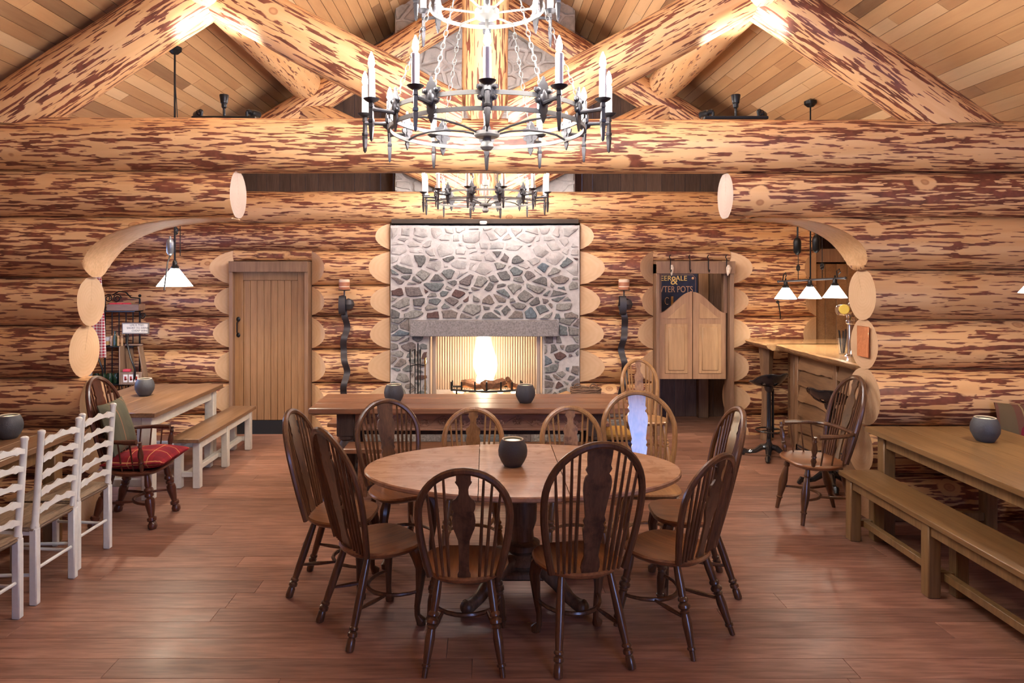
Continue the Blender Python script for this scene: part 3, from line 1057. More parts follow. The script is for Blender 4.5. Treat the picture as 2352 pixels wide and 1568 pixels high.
# grate, logs, flames
gr = thing('fire_grate', 'black iron fire grate with upright prongs in the hearth', 'grate', (0.02, 8.42, .43))
MB().tube([(-.42, -.12, .07), (-.2, -.13, .055), (0, -.135, .05), (.2, -.13, .055), (.42, -.12, .07)], .013, 6).build('front_bar', M['iron'], gr)
MB().tube([(-.42, .12, .07), (.42, .12, .07)], .013, 6).build('rear_bar', M['iron'], gr)
for i, x in enumerate((-.42, -.30, -.14, .0, .17, .30, .42)):
    MB().tube([(x, .14, .14), (x, .12, .07), (x, -.12, .065), (x, -.145, .09), (x, -.15, .17)], .011, 6).build('prong', M['iron'], gr)
for x in (-.36, .36):
    MB().tube([(x, -.1, .06), (x, -.1, 0)], .012, 6).build('foot', M['iron'], gr)
    MB().tube([(x, .1, .06), (x, .1, 0)], .012, 6).build('foot', M['iron'], gr)
def firelog(p, L, r, rz, tilt, label):
    pts, rr = [], []
    for i in range(7):
        t = i / 6 - .5
        pts.append((t * L, .012 * math.sin(i * 2.1), .010 * math.sin(i * 1.3))); rr.append(r * (1 + .12 * math.sin(i * 1.9)))
    o = MB().tube(pts, rr, 7).build('fire_log', M['charlog'], None, p, (0, tilt, rz), ang=25)
    tag(o, label, 'log', 'logs burning in the grate')
firelog((.10, 8.36, .555), .26, .062, R(15), R(-8), 'split firewood block glowing beside the flame at the grate front')
firelog((-.14, 8.44, .535), .30, .045, R(-12), R(4), 'charred firewood stick to the flame side nearer the fire tools')
firelog((.02, 8.50, .55), .50, .045, R(4), R(0), 'long firewood log lying across the back of the grate')
firelog((.30, 8.42, .555), .22, .028, R(70), R(40), 'thin firewood stick leaning on a grate prong')
firelog((.36, 8.45, .53), .22, .03, R(-20), R(10), 'small firewood stick at the grate end nearer the wicker basket')
fz = MB()
rg = random.Random(6)
nn = 16
def flame(cx, cy, z0, z1, r, seed):
    pts, rr = [], []
    for i in range(nn + 1):
        t = i / nn
        pts.append((cx + .03 * noise.noise(Vector((t * 2.4, seed, 0))), cy + .03 * noise.noise(Vector((t * 3, seed, 5))), z0 + (z1 - z0) * t))
        rr.append(max(.002, r * (math.sin(min(1, t * 2.2 + .25) * PI / 2) * (1 - t ** 2.6) * (1 + .3 * noise.noise(Vector((t * 4, seed, 9)))))))
    return MB().tube(pts, rr, 10)
fm = thing('fire', 'bright white-hot flame rising from the logs in the fireplace', 'fire', (0, 0, 0))
flame(-.005, 8.48, .50, 1.36, .080, 1).build('flame', M['flame'], fm)
flame(-.005, 8.48, .47, 1.42, .115, 1).build('flame_mantle', M['flame_mid'], fm)
flame(-.005, 8.48, .46, 1.44, .150, 1).build('flame_veil', M['flame_out'], fm)
flame(-.05, 8.44, .50, .80, .06, 2).build('flame', M['flame'], fm)
flame(.06, 8.46, .50, .76, .05, 3).build('flame', M['flame'], fm)
for i in range(9):
    MB().ball((rg.uniform(-.35, .38), rg.uniform(8.33, 8.5), .445 + rg.uniform(0, .02)), rg.uniform(.015, .035), 7, 5, (1.4, 1, .6)).build('ember', M['ember'], fm)

# ---- oak plank door
d1 = struct('door_1', (-2.515, 8.19, 0))
fw = .915
MB().box((-fw / 2 + .02, 0, 1.0), (.045, .2, 2.03), .004).build('door_jamb', M['doorf'], d1)
MB().box((fw / 2 - .02, 0, 1.0), (.045, .2, 2.03), .004).build('door_jamb', M['doorf'], d1)
MB().box((0, -.01, 1.965), (fw, .22, .125), .004).build('door_head', M['doorf'], d1)
MB().box((-.375, 0, 1.035), (.11, .05, 1.74), .003).build('stile', M['door'], d1)
MB().box((.375, 0, 1.035), (.11, .05, 1.74), .003).build('stile', M['door'], d1)
MB().box((0, 0, 1.855), (.64, .05, .10), .003).build('rail', M['door'], d1)
for i in range(8):
    wd = .64 / 8
    MB().box((0, 0, 0), (wd - .003, .035, 1.64), .003).build('plank', M['door'], d1, (-.32 + wd * (i + .5), .005 + (i % 2) * .002, .985))
MB().box((0, .01, .08), (.83, .04, .16)).build('kick_plate', M['blackgap'], d1)
MB().tube([(-.375, -.04, 1.18), (-.375, -.075, 1.2), (-.375, -.075, 1.31), (-.375, -.04, 1.33)], .008, 6).ball((-.375, -.03, 1.35), .024, 8, 6, (1, .4, 1.2)).ball((-.375, -.03, 1.165), .024, 8, 6, (1, .4, 1.2)).build('door_handle', M['iron'], d1)

# ---- saloon doors
d2 = struct('door_2', (2.445, 8.19, 0))
MB().box((-.435, 0, 1.0), (.04, .2, 2.0), .004).build('door_jamb', M['doorf'], d2)
MB().box((.425, 0, 1.0), (.05, .2, 2.0), .004).build('door_jamb', M['doorf'], d2)
MB().box((.375, .02, 1.655), (.045, .08, .47), .003).build('door_stop', M['doorf'], d2)
MB().box((-.395, .02, 1.655), (.04, .08, .47), .003).build('door_stop', M['doorf'], d2)
MB().box((0, -.01, 1.955), (.91, .23, .145), .004).build('door_head', M['doorf'], d2)
for s in (-1, 1):
    wdt = .385
    def top(u):    # u 0 at hinge side, 1 at meeting edge
        k = u * u * (3 - 2 * u)
        return 1.42 + .25 * k ** .9
    out = [(0, .65), (wdt, .65)]
    for i in range(15):
        u = 1 - i / 14
        out.append((u * wdt, top(u)))
    Mx = Matrix(((s * -1, 0, 0, s * wdt + (-.006 if s < 0 else .004) - .012), (0, 0, 1, -.03), (0, 1, 0, 0), (0, 0, 0, 1)))
    mb = MB().prism(out, .035, Mx)
    # outward hinge edge on the jamb side
    leaf = mb.build('door_leaf', M['saloon'], d2, ang=20)
    px0, px1 = .065, wdt - .075
    MB().box((0, 0, 0), (px1 - px0 + .02, .01, .58), .004).box((0, -.006, 0), (px1 - px0 - .055, .016, .51), .007).build('panel', M['saloon_p'], leaf, (s * wdt - s * (px0 + px1) / 2 - .008, -.034, 1.005))
    o2 = [(px0, 1.36), (px1, 1.36)]
    for i in range(11):
        u = 1 - i / 10
        o2.append((px0 + u * (px1 - px0), max(1.365, top((px0 + u * (px1 - px0)) / wdt) - .10)))
    MB().prism(o2, .012, Mx @ Matrix.Translation((0, 0, -.008))).build('panel', M['saloon_p'], leaf, ang=20)
for i, x in enumerate((-.30, -.075, .14, .35)):
    MB().tube([(x, -.13, 2.10), (x - .015, -.14, 2.075), (x, -.135, 2.05), (x, -.13, 1.93), (x, -.16, 1.90), (x, -.175, 1.93)], .006, 6).build('hook', M['iron'], d2)
for x, l in ((-.29, 'slim pale horn hung from a hook over the saloon doors, beside the sign'), (.36, 'pale carved horn hung from the hook over the saloon door hinge post')):
    o = MB().tube([(2.445 + x, 8.03, 1.985), (2.445 + x + .005, 8.03, 1.95), (2.445 + x, 8.035, 1.90), (2.445 + x - .005, 8.035, 1.86)], [.012, .03 if x > 0 else .018, .022 if x > 0 else .014, .004], 8).build('horn', M['shell'])
    tag(o, l, 'horn')

# text helper
def text_mesh(s, size, mat, parent, loc, rot, name='lettering', ext=.002, align='CENTER', sx=1.0):
    cu = bpy.data.curves.new('text', 'FONT')
    cu.body = s; cu.size = size; cu.align_x = align; cu.extrude = ext
    t = bpy.data.objects.new('text', cu)
    C.objects.link(t)
    bpy.context.view_layer.update()
    me = bpy.data.meshes.new_from_object(t.evaluated_get(bpy.context.evaluated_depsgraph_get()))
    bpy.data.objects.remove(t)
    bpy.data.curves.remove(cu)
    me.materials.clear(); me.materials.append(M[mat])
    o = bpy.data.objects.new(name, me)
    C.objects.link(o)
    o.parent = parent; o.location = loc; o.rotation_euler = rot; o.scale = (sx, 1, 1)
    return o
sg = thing('pub_sign', 'dark navy pub sign with gilt lettering behind the saloon doors', 'sign', (2.475, 9.10, 1.465))
MB().box((0, 0, .10), (.60, .03, .72), .004).build('board', M['navy'], sg)
F = (R(90), 0, 0)
text_mesh('BEER  ALE', .092, 'gold', sg, (-.04, -.017, .325), F)
text_mesh('&', .155, 'gold', sg, (-.01, -.018, .275), F)
text_mesh('PEWTER POTS', .115, 'bronze', sg, (-.045, -.017, .175), F, sx=.76)
text_mesh('& PINT POTS', .05, 'bronze', sg, (-.08, -.017, -.115), F)
b = MB()
for x0, z0, x1, z1 in ((.27, -.2, .27, .36), (.27, .36, .235, .40), (.235, .40, -.27, .40)):
    b.tube([(x0, -.016, z0), (x1, -.016, z1)], .0018, 4)
b.build('border_line', M['bronze'], sg)
MB().tube([(.0 + .03 * math.cos(a / 10 * PI * 1.4 + .8) - .10, -.017, .06 + .045 * math.sin(a / 10 * PI * 1.4 + .8)) for a in range(11)], .004, 5).build('tankard_handle', M['bronze'], sg)
MB().box((-.035, -.017, .06), (.03, .006, .12)).build('tankard', M['brass'], sg)
MB().box((-.235, -.017, .04), (.03, .006, .13)).build('tankard', M['brass'], sg)
MB().ball((.235, -.016, .355), .016, 8, 6, (1, .3, 1.2)).build('heart_mark', M['bronze'], sg)

# ceiling lamp of the passage
pl = thing('passage_lamp', 'small round ceiling lamp in the passage behind the saloon doors', 'lamp', (2.75, 8.72, 2.445))
MB().lathe((0, 0, 0), [(0, -.02), (.07, -.018), (.09, 0)], 20).build('diffuser', M['shade'], pl)
ld = bpy.data.lights.new('passage_bulb', 'POINT'); ld.energy = 7; ld.color = (1.0, .82, .6); ld.shadow_soft_size = .05
o = bpy.data.objects.new('passage_bulb', ld); C.objects.link(o); o.location = (2.75, 8.72, 2.35)

# ================================================================== WINDSOR CHAIRS
SPLAT_TALL = [(0, .040), (.04, .046), (.08, .044), (.13, .035), (.22, .038), (.30, .047), (.36, .053), (.385, .044), (.42, .053), (.455, .046), (.50, .050), (.58, .057), (.66, .066), (.72, .067), (.765, .060), (.785, .050), (.82, .062), (.85, .054), (.90, .058), (1, .060)]
SPLAT_FIDDLE = [(0, .034), (.03, .034), (.06, .027), (.15, .026), (.28, .027), (.36, .030), (.42, .042), (.48, .056), (.55, .060), (.60, .055), (.63, .050), (.66, .058), (.71, .060), (.74, .054), (.755, .040), (.79, .026), (.84, .024), (.87, .028), (.90, .040), (.915, .043), (.92, .037), (1, .037)]
RING_LEG = [(0, .017), (.04, .019), (.20, .022), (.34, .019), (.36, .026), (.385, .026), (.40, .017), (.43, .030), (.46, .030), (.48, .018), (.50, .026), (.52, .020), (.62, .025), (.75, .021), (.86, .017), (.865, .022), (.89, .022), (.90, .015), (1, .013)]
FOOT_LEG = [(0, .016), (.05, .018), (.35, .022), (.60, .021), (.74, .018), (.755, .024), (.775, .024), (.79, .015), (.81, .025), (.845, .025), (.86, .016), (.88, .021), (.97, .023), (1, .020)]
BULB_LEG = [(0, .018), (.06, .020), (.22, .026), (.26, .020), (.28, .032), (.32, .036), (.36, .022), (.38, .032), (.42, .032), (.44, .020), (.47, .033), (.55, .036), (.70, .026), (.78, .020), (.80, .034), (.85, .034), (.87, .022), (.92, .034), (.97, .034), (1, .026)]
VASE_LEG = [(0, .017), (.08, .018), (.14, .024), (.16, .024), (.18, .017), (.22, .020), (.45, .032), (.60, .028), (.72, .020), (.76, .019), (.77, .024), (.79, .024), (.80, .018), (1, .014)]

def hoop_x(h, H, w, b):
    zc = H * .58
    if h <= zc:
        return b + (w / 2 - b) * math.sin(max(0, h) / zc * PI / 2)
    return w / 2 * math.sqrt(max(0, 1 - ((h - zc) / (H - zc)) ** 2))

def seat_bm(w, d, z, th=.042, wf=None):
    """saddled seat: rounded shield outline, wider at the front"""
    mb = MB()
    n = 32
    out = []
    for i in range(n):
        a = 2 * PI * i / n
        c, s = math.cos(a), math.sin(a)
        e = .62 if s > 0 else .82
        x = math.copysign(abs(c) ** e, c) * w / 2 * (1.0 if s > 0 else 1 - .13 * (-s))
        y = math.copysign(abs(s) ** (.7 if s > 0 else .95), s) * d / 2
        out.append((x, y))
    lay = [(.86, z - th), (.985, z - th * .55), (1.0, z - th * .25), (.965, z - .001), (.85, z - .003), (.55, z - .011), (.25, z - .013)]
    vs_ = [(x * k, y * k, zz) for k, zz in lay for x, y in out]
    fs_ = [tuple(reversed(range(n)))]
    for l in range(len(lay) - 1):
        for i in range(n):
            j = (i + 1) % n
            fs_.append((l * n + i, l * n + j, (l + 1) * n + j, (l + 1) * n + i))
    fs_.append(tuple(range((len(lay) - 1) * n, len(lay) * n)))
    mb.add(vs_, fs_)
    return mb

def windsor(name, label, loc, face, kind='tall', w=.46, H=.60, zs=.45, tone='dark', front='cabriole', rear=None, arms=False, nsp=4, group=None, cat='chair', lean=.24, pierced=False):
    t = thing(name, label, cat, (*loc, 0), math.atan2(-face[0], face[1]), group)
    mz, ms, mp = {'dark': ('win_z', 'win_seat', 'win_splat'), 'pale': ('winl_z', 'winl_seat', 'winl_splat'), 'mah': ('mah', 'mah_seat', 'mah')}[tone]
    mz, ms, mp = M[mz], M[ms], M[mp]
    b = w / 2 * .76
    yb = -.165
    sd = .42 if not arms else .44
    seat_bm(.44 if not arms else .50, sd, zs).build('seat', ms, t, ang=50)
    def P(x, h):
        bow = .05 * (1 - (x / (w / 2)) ** 2) if w else 0
        return Vector((x, yb + .012 - lean * h - bow * .6, zs - .004 + h))
    hp = []
    zc = H * .58
    for i in range(7):
        h = zc * i / 7
        hp.append(P(-hoop_x(h, H, w, b), h))
    for i in range(21):
        u = PI * i / 20
        hp.append(P(-w / 2 * math.cos(u), zc + (H - zc) * math.sin(u)))
    for i in range(6, -1, -1):
        h = zc * i / 7
        hp.append(P(hoop_x(h, H, w, b), h))
    MB().tube(hp, .0165, 8, flat=(1.0, 1.15)).build('back_hoop', mz, t)
    # splat
    prof = SPLAT_TALL if kind == 'tall' else SPLAT_FIDDLE
    k = w / .47
    n = len(prof)
    vs_ = []
    for tt, hw in prof:
        h = tt * (H - .004)
        c = P(0, h)
        for sx in (-1, 1):
            for yy in (-.006, .006):
                vs_.append((sx * hw * k, c.y + yy, c.z))
    fs_ = []
    for i in range(n - 1):
        a = i * 4; c = a + 4
        fs_ += [(a, a + 2, c + 2, c), (a + 1, c + 1, c + 3, a + 3), (a, c, c + 1, a + 1), (a + 2, a + 3, c + 3, c + 2)]
    fs_ += [(0, 1, 3, 2), ((n - 1) * 4, (n - 1) * 4 + 2, (n - 1) * 4 + 3, (n - 1) * 4 + 1)]
    MB().add(vs_, fs_).build('splat', mp, t, ang=30)
    # spindles
    for s in (-1, 1):
        for i in range(nsp):
            f = (i + 1) / (nsp + 1)
            x0 = (.035 * k + .012) + (b - .035 * k - .02) * f
            x1 = (.055 * k + .004) + (w / 2 * .97 - .055 * k) * f
            lo, hi = 0, H
            for _ in range(30):
                m_ = (lo + hi) / 2
                if m_ < zc or hoop_x(m_, H, w, b) > x1: lo = m_
                else: hi = m_
            p0, p1 = P(s * x0, 0), P(s * x1, lo)
            pts = [p0.lerp(p1, q) for q in (0, .25, .6, 1)]
            MB().tube(pts, [.0075, .0100, .0085, .0065], 6).build('spindle', mz, t)
    # legs
    rear = rear or (FOOT_LEG if kind == 'tall' else RING_LEG)
    zt = zs - .03
    for s in (-1, 1):
        MB().turned((s * .125, -.13, zt), (s * .185, -.265, 0), rear).build('leg', mz, t)
        if front == 'cabriole':
            pts = [(s * .145, .125, zt), (s * .168, .148, zt - .05), (s * .180, .160, zt - .11), (s * .172, .155, .20), (s * .158, .148, .10), (s * .158, .150, .05), (s * .172, .165, .022), (s * .172, .165, 0)]
            MB().tube(pts, [.030, .036, .031, .021, .016, .016, .028, .024], 9).build('leg', mz, t)
        else:
            MB().turned((s * .15, .13, zt), (s * .20, .20, 0), front).build('leg', mz, t)
    # crinoline stretcher: a bow between the front legs and two spurs to the rear legs
    zb = zs * .40
    fx, fy = (.165, .15) if front == 'cabriole' else (.18, .172)
    bow = [(fx * math.cos(PI * i / 12), fy - .20 * math.sin(PI * i / 12), zb) for i in range(13)]
    MB().tube(bow, [.008 + .004 * math.sin(PI * i / 12) for i in range(13)], 7).build('stretcher', mz, t)
    for s in (-1, 1):
        r0 = Vector((s * .125, -.13, zt)).lerp(Vector((s * .185, -.265, 0)), (zt - zb) / zt)
        e = Vector((s * fx * math.cos(R(52)), fy - .20 * math.sin(R(52)), zb))
        MB().turned(r0, e, [(0, .007), (.5, .012), (1, .007)], 7).build('stretcher', mz, t)
    if arms:
        za = zs + .225
        ar = []
        ya = yb + .012 - lean * .225
        for i in range(25):
            a = PI * i / 24
            c, s_ = math.cos(a), math.sin(a)
            x = math.copysign(abs(c) ** .55, c) * .27
            y = (ya - .02) + (1 - abs(s_) ** .7) * .34
            ar.append((x, y, za))
        MB().tube(ar, [.020 if i in (0, 1, 23, 24) else .015 for i in range(25)], 8, flat=(1.5, .8) if False else None).build('arm_bow', mz, t)
        for s in (-1, 1):
            MB().turned((s * .215, .125, zs - .01), (s * .265, .135, za), [(0, .012), (.12, .016), (.2, .022), (.3, .014), (.34, .021), (.4, .014), (.55, .022), (.7, .018), (.8, .011), (.86, .017), (.92, .011), (1, .013)], 9).build('arm_post', mz, t)
            for i in range(3):
                y = .06 - .085 * i
                MB().tube([(s * .205, y, zs - .008), (s * .262, y - .005, za)], .0065, 6).build('spindle', mz, t)
    return t

G = 'windsor chairs drawn up around the oval table'
windsor('windsor_chair', 'windsor chair with slim fiddle splat and ringed legs, back turned, at the near table edge', (-.10, 3.53), (0, 1), 'fiddle', .435, .545, front=RING_LEG, nsp=3, group=G, zs=.44)
windsor('windsor_chair', 'tall windsor chair with broad burr splat, back turned, in front of the round table', (.47, 3.56), (-.2, .98), 'tall', .49, .655, group=G, nsp=4)
windsor('windsor_chair', 'dark windsor chair angled to the table, beside the slim-splat chair, nearest the white chairs', (-.58, 3.80), (.80, .60), 'tall', .48, .635, group=G, nsp=4)
windsor('windsor_chair', 'windsor chair side-on at the table end, behind the angled dark chair', (-.87, 4.24), (.99, -.08), 'tall', .46, .60, group=G, nsp=4)
windsor('windsor_chair', 'windsor chair facing the viewer with broad splat, in front of the long carved table end', (-.57, 4.70), (.48, -.88), 'tall', .45, .54, group=G, nsp=4, zs=.445)
windsor('windsor_chair', 'small round-backed fiddle chair in line with the fire, behind the oval table', (-.085, 4.73), (0, -1), 'fiddle', .41, .475, tone='pale', group=G, nsp=3, front=RING_LEG, zs=.44)
windsor('windsor_chair', 'small round-backed fiddle chair behind the oval table, next to the blue-sheen splat chair', (.605, 4.73), (-.03, -1), 'fiddle', .41, .485, tone='pale', group=G, nsp=3, front=RING_LEG, zs=.44)
hch = windsor('windsor_chair', 'tall pale windsor chair whose broad splat shines blue, behind the table', (1.10, 4.74), (.0, -1), 'tall', .51, .58, tone='pale', group=G, nsp=4)
windsor('windsor_chair', 'windsor chair side-on at the table end nearest the bar', (1.22, 4.25), (-1, .04), 'tall', .47, .62, group=G, nsp=4, tone='dark')
windsor('windsor_chair', 'angled windsor chair with ringed legs, in front of the chair at the bar end', (.985, 3.73), (-.66, .75), 'fiddle', .43, .54, front=RING_LEG, nsp=4, group=G, zs=.44)
windsor('windsor_chair', 'pale narrow windsor chair standing alone beyond the long table by the saloon doors', (1.60, 6.98), (.0, -1), 'fiddle', .36, .545, tone='pale', front=RING_LEG, nsp=3, zs=.44)
windsor('windsor_armchair', 'glossy dark windsor armchair with pierced splat, side-on by the bar opening', (2.57, 5.44), (-1, -.06), 'fiddle', .42, .63, tone='dark', front=VASE_LEG, rear=VASE_LEG, arms=True, nsp=4, zs=.45, cat='armchair', lean=.26)
windsor('windsor_armchair', 'dark mahogany windsor armchair with turned legs holding tartan cushions', (-2.66, 5.36), (1, .0), 'tall', .44, .66, tone='mah', front=BULB_LEG, rear=BULB_LEG, arms=True, nsp=3, zs=.43, cat='armchair')

# cushions
def cushion(name, mat, label, loc, rot, w, d, th, px=1.0):
    mb = MB()
    n = 14
    vs_, fs_ = [], []
    for side in (1, -1):
        for i in range(n + 1):
            for j in range(n + 1):
                u, v = i / n * 2 - 1, j / n * 2 - 1
                pin = 1 - .07 * (1 - u * u) * abs(v) ** 6 - .0
                k = ((1 - abs(u) ** 2.6) * (1 - abs(v) ** 2.6)) ** .55
                x = u * w / 2 * (1 - .06 * (1 - v * v))
                y = v * d / 2 * (1 - .06 * (1 - u * u))
                vs_.append((x, y, side * (th / 2 * k + .004) + .006 * noise.noise(Vector((u * 2, v * 2, side * 3.3 + w)))))
    st = (n + 1) ** 2
    for i in range(n):
        for j in range(n):
            a = i * (n + 1) + j
            fs_.append((a, a + n + 1, a + n + 2, a + 1))
            fs_.append((st + a, st + a + 1, st + a + n + 2, st + a + n + 1))
    rim = [i * (n + 1) for i in range(n + 1)] + [n * (n + 1) + j for j in range(1, n + 1)] + [i * (n + 1) + n for i in range(n - 1, -1, -1)] + [j for j in range(n - 1, 0, -1)]
    for a, b2 in zip(rim, rim[1:] + rim[:1]):
        fs_.append((a, b2, st + b2, st + a))
    o = mb.add(vs_, fs_).build(name, M[mat], None, loc, rot, ang=70)
    tag(o, label, 'cushion')
    return o
cushion('seat_cushion', 'red_t', 'red tartan seat cushion on the dark mahogany armchair', (-2.60, 5.35, .485), (0, R(-2), 0), .47, .46, .135)
cushion('back_cushion', 'green_t', 'green tartan cushion leaning against the mahogany armchair back', (-2.815, 5.34, .725), (0, R(72), R(4)), .40, .40, .12)
cushion('back_cushion', 'plum_t', 'plum and green tartan cushion propped against the log wall past the oak table', (3.99, 5.10, .72), (R(78), 0, R(-6)), .44, .44, .13)

# ================================================================== LADDER-BACK CHAIRS
def ladderback(label, loc, face):
    t = thing('ladder_back_chair', label, 'chair', (*loc, 0), math.atan2(-face[0], face[1]), 'white ladder-back chairs with rush seats')
    for s in (-1, 1):
        x = s * .175
        MB().box((x, -.185, .22), (.042, .045, .44), .006).build('leg', M['whitec'], t)
        MB().turned((x, -.185, .44), (x, -.225, 1.0), [(0, .023), (.02, .024), (.05, .019), (.95, .018), (.97, .022), (.99, .020), (1, .010)], 10).build('back_post', M['whitec'], t)
        MB().box((s * .205, .20, .22), (.036, .036, .44), .006).build('leg', M['whitec'], t)
        MB().tube([(s * .178, -.18, .17), (s * .205, .2, .17)], [.010, .010], 7).build('stretcher', M['whitec'], t)
        MB().box((s * .19, .005, .415), (.022, .36, .035), .004, M=Matrix.Rotation(s * -.08, 3, 'Z')).build('seat_rail', M['whitec'], t)
    for i in range(5):
        z = .535 + .098 * i
        y = -.195 - .04 * (z - .44) / .56
        out = []
        hw = .162
        k = 16
        for j in range(k + 1):
            u = j / k * 2 - 1
            out.append((u * hw, .024 - .017 * abs(math.sin(u * PI * 1.5)) + .014 * (1 - u * u)))
        for j in range(k, -1, -1):
            u = j / k * 2 - 1
            out.append((u * hw, -.020 + .018 * (1 - u * u) - .008 * (abs(u) > .55 and abs(u) < .72)))
        Mx = Matrix(((1, 0, 0, 0), (0, 0, -1, y + .007), (0, 1, 0, z), (0, 0, 0, 1)))
        MB().prism(out, .014, Mx).build('slat', M['whitec'], t, ang=20)
    MB().tube([(-.175, -.185, .20), (.175, -.185, .20)], .010, 7).build('stretcher', M['whitec'], t)
    MB().tube([(-.205, .2, .22), (.205, .2, .22)], .010, 7).build('stretcher', M['whitec'], t)
    # rush seat: four woven wedges
    rs = MB()
    n = 12
    vs_, fs_ = [], []
    for i in range(n + 1):
        for j in range(n + 1):
            u, v = i / n * 2 - 1, j / n * 2 - 1
            y = .01 + v * .215
            hw = .195 + .025 * (v + 1) / 2
            m_ = max(abs(u), abs(v))
            vs_.append((u * hw, y, .462 - .014 * (1 - m_) + .002 * math.sin(m_ * 60) - (.012 if m_ > .99 else 0)))
    for i in range(n):
        for j in range(n):
            a = i * (n + 1) + j
            fs_.append((a, a + n + 1, a + n + 2, a + 1))
    rs.add(vs_, fs_)
    rs.box((0, .01, .434), (.40, .42, .034), .014)
    rs.build('rush_seat', M['rush'], t, ang=50)
    return t
ladderback('white ladder-back chair with rush seat, nearest the viewer, cut by the picture edge', (-2.76, 3.66), (-1, .04))
ladderback('white ladder-back chair with rush seat, middle one of the row', (-2.755, 4.165), (-1, .03))
ladderback('white ladder-back chair with rush seat, the one beside the mahogany armchair', (-2.79, 4.63), (-1, .03))

# ================================================================== TABLES AND BENCHES
def pot(loc, label, r=.087):
    t = thing('candle_pot', label, 'candle pot', loc, 0, 'round slate candle pots')
    prof = [(.045, 0), (.052, .003), (r * .80, .03), (r * .97, .062), (r, .092), (r * .94, .122), (r * .80, .150), (r * .72, .160), (r * .68, .158), (r * .70, .145), (.03, .14)]
    MB().lathe((0, 0, 0), prof, 28).build('pot', M['pot'], t, ang=60)
    MB().tube([(r * .70 * math.cos(2 * PI * i / 24), r * .70 * math.sin(2 * PI * i / 24), .159) for i in range(24)], .0035, 6, closed=True).build('rim', M['pot_in'], t)
    MB().lathe((0, 0, .141), [(.0, 0), (r * .62, 0), (r * .62, .006), (0, .007)], 24).build('wax', M['wax'], t)
    return t

# oval table
rt = thing('round_table', 'large oval burr-topped dining table on a turned pedestal', 'table', (.22, 4.12, 0))
def ell(a, b, n=72):
    return [(a * math.cos(2 * PI * i / n), b * math.sin(2 * PI * i / n)) for i in range(n)]
ZT = .75
def half_top(x0, x1):
    a, b = .93, .56
    pts = []
    n = 40
    for i in range(n + 1):
        x = x0 + (x1 - x0) * (0.5 - 0.5 * math.cos(PI * i / n))
        pts.append((x, b * math.sqrt(max(0, 1 - (x / a) ** 2))))
    out = pts + [(x, -y) for x, y in reversed(pts)]
    o2 = []
    for p in out:
        if not o2 or (abs(p[0] - o2[-1][0]) + abs(p[1] - o2[-1][1])) > 1e-5:
            o2.append(p)
    if abs(o2[0][0] - o2[-1][0]) + abs(o2[0][1] - o2[-1][1]) < 1e-5: o2.pop()
    n = len(o2)
    lay = [(.985, ZT - .032), (1.0, ZT - .024), (1.0, ZT - .008), (.992, ZT - .001)]
    cx = (x0 + x1) / 2
    vs_, fs_ = [], []
    for k, z in lay:
        for x, y in o2:
            onseam = (abs(x - x0) < 1e-4 and x0 > -a + .01) or (abs(x - x1) < 1e-4 and x1 < a - .01)
            vs_.append((x if onseam else x * k, y * k, z))
    for l in range(len(lay) - 1):
        for i in range(n):
            j = (i + 1) % n
            fs_.append((l * n + i, l * n + j, (l + 1) * n + j, (l + 1) * n + i))
    fs_.append(tuple(reversed(range(n)))); fs_.append(tuple(range((len(lay) - 1) * n, len(lay) * n)))
    return MB().add(vs_, [tuple(reversed(f)) for f in fs_])
for a_, b_ in ((-.93, -.258), (-.2535, .2175), (.222, .93)):
    half_top(a_, b_).build('table_leaf', M['yew'], rt, ang=30)
MB().box((0, 0, ZT - .058), (1.1, .52, .05), .008).build('apron', M['ped'], rt)
MB().lathe((-.0, 0, 0), [(.05, .16), (.10, .17), (.115, .20), (.095, .23), (.075, .25), (.105, .28), (.105, .31), (.07, .33), (.066, .38), (.085, .44), (.088, .52), (.078, .58), (.09, .60), (.09, .62), (.078, .64), (.085, .69), (.10, .695)], 24).build('column', M['ped'], rt)
MB().box((0, 0, .15), (.26, .26, .05), .015).build('plinth', M['ped'], rt)
for k in range(4):
    a = PI / 4 + k * PI / 2
    c, s = math.cos(a), math.sin(a)
    pts = [(c * r_, s * r_ * .8, z) for r_, z in ((.08, .20), (.18, .19), (.28, .13), (.36, .07), (.43, .045), (.47, .06))]
    MB().tube(pts, [.05, .055, .045, .035, .038, .03], 10).ball((c * .45, s * .45 * .8, .042), .042, 10, 7).build('foot', M['ped'], rt)
pot((.165, 4.14, ZT), 'round slate candle pot on the oval table')

# long carved table before the fire
lt = thing('long_table', 'long old oak refectory table with a vine-carved apron before the fire', 'table', (-.12, 6.22, 0))
MB().box((0, -.235, .728), (2.74, .228, .052), .008).build('top_board', M['oldoak'], lt)
MB().box((0, 0, .728), (2.74, .236, .052), .006).build('top_board', M['oldoak'], lt)
MB().box((0, .236, .728), (2.74, .228, .052), .008).build('top_board', M['oldoak'], lt)
MB().box((.0, -.22, .62), (2.2, .04, .155), .004).box((0, -.245, .552), (2.2, .02, .016), .003).box((0, -.245, .688), (2.2, .02, .016), .003).build('apron', M['carve'], lt)
MB().box((.0, .24, .62), (2.2, .04, .155), .004).build('apron', M['carve'], lt)
for sx in (-1, 1):
    for sy in (-1, 1):
        x, y = sx * 1.07, sy * .225
        MB().box((x, y, .60), (.15, .13, .205), .008).lathe((x, y, 0), [(.05, .10), (.065, .11), (.065, .13), (.05, .15), (.075, .20), (.085, .30), (.075, .40), (.05, .46), (.066, .475), (.066, .50)], 16).box((x, y, .055), (.13, .12, .11), .008).build('leg', M['darkoak'], lt)
MB().box((0, .225, .455), (2.0, .05, .10), .006).build('rear_rail', M['darkoak'], lt)
MB().box((0, -.225, .06), (2.0, .05, .07), .006).build('stretcher', M['darkoak'], lt)
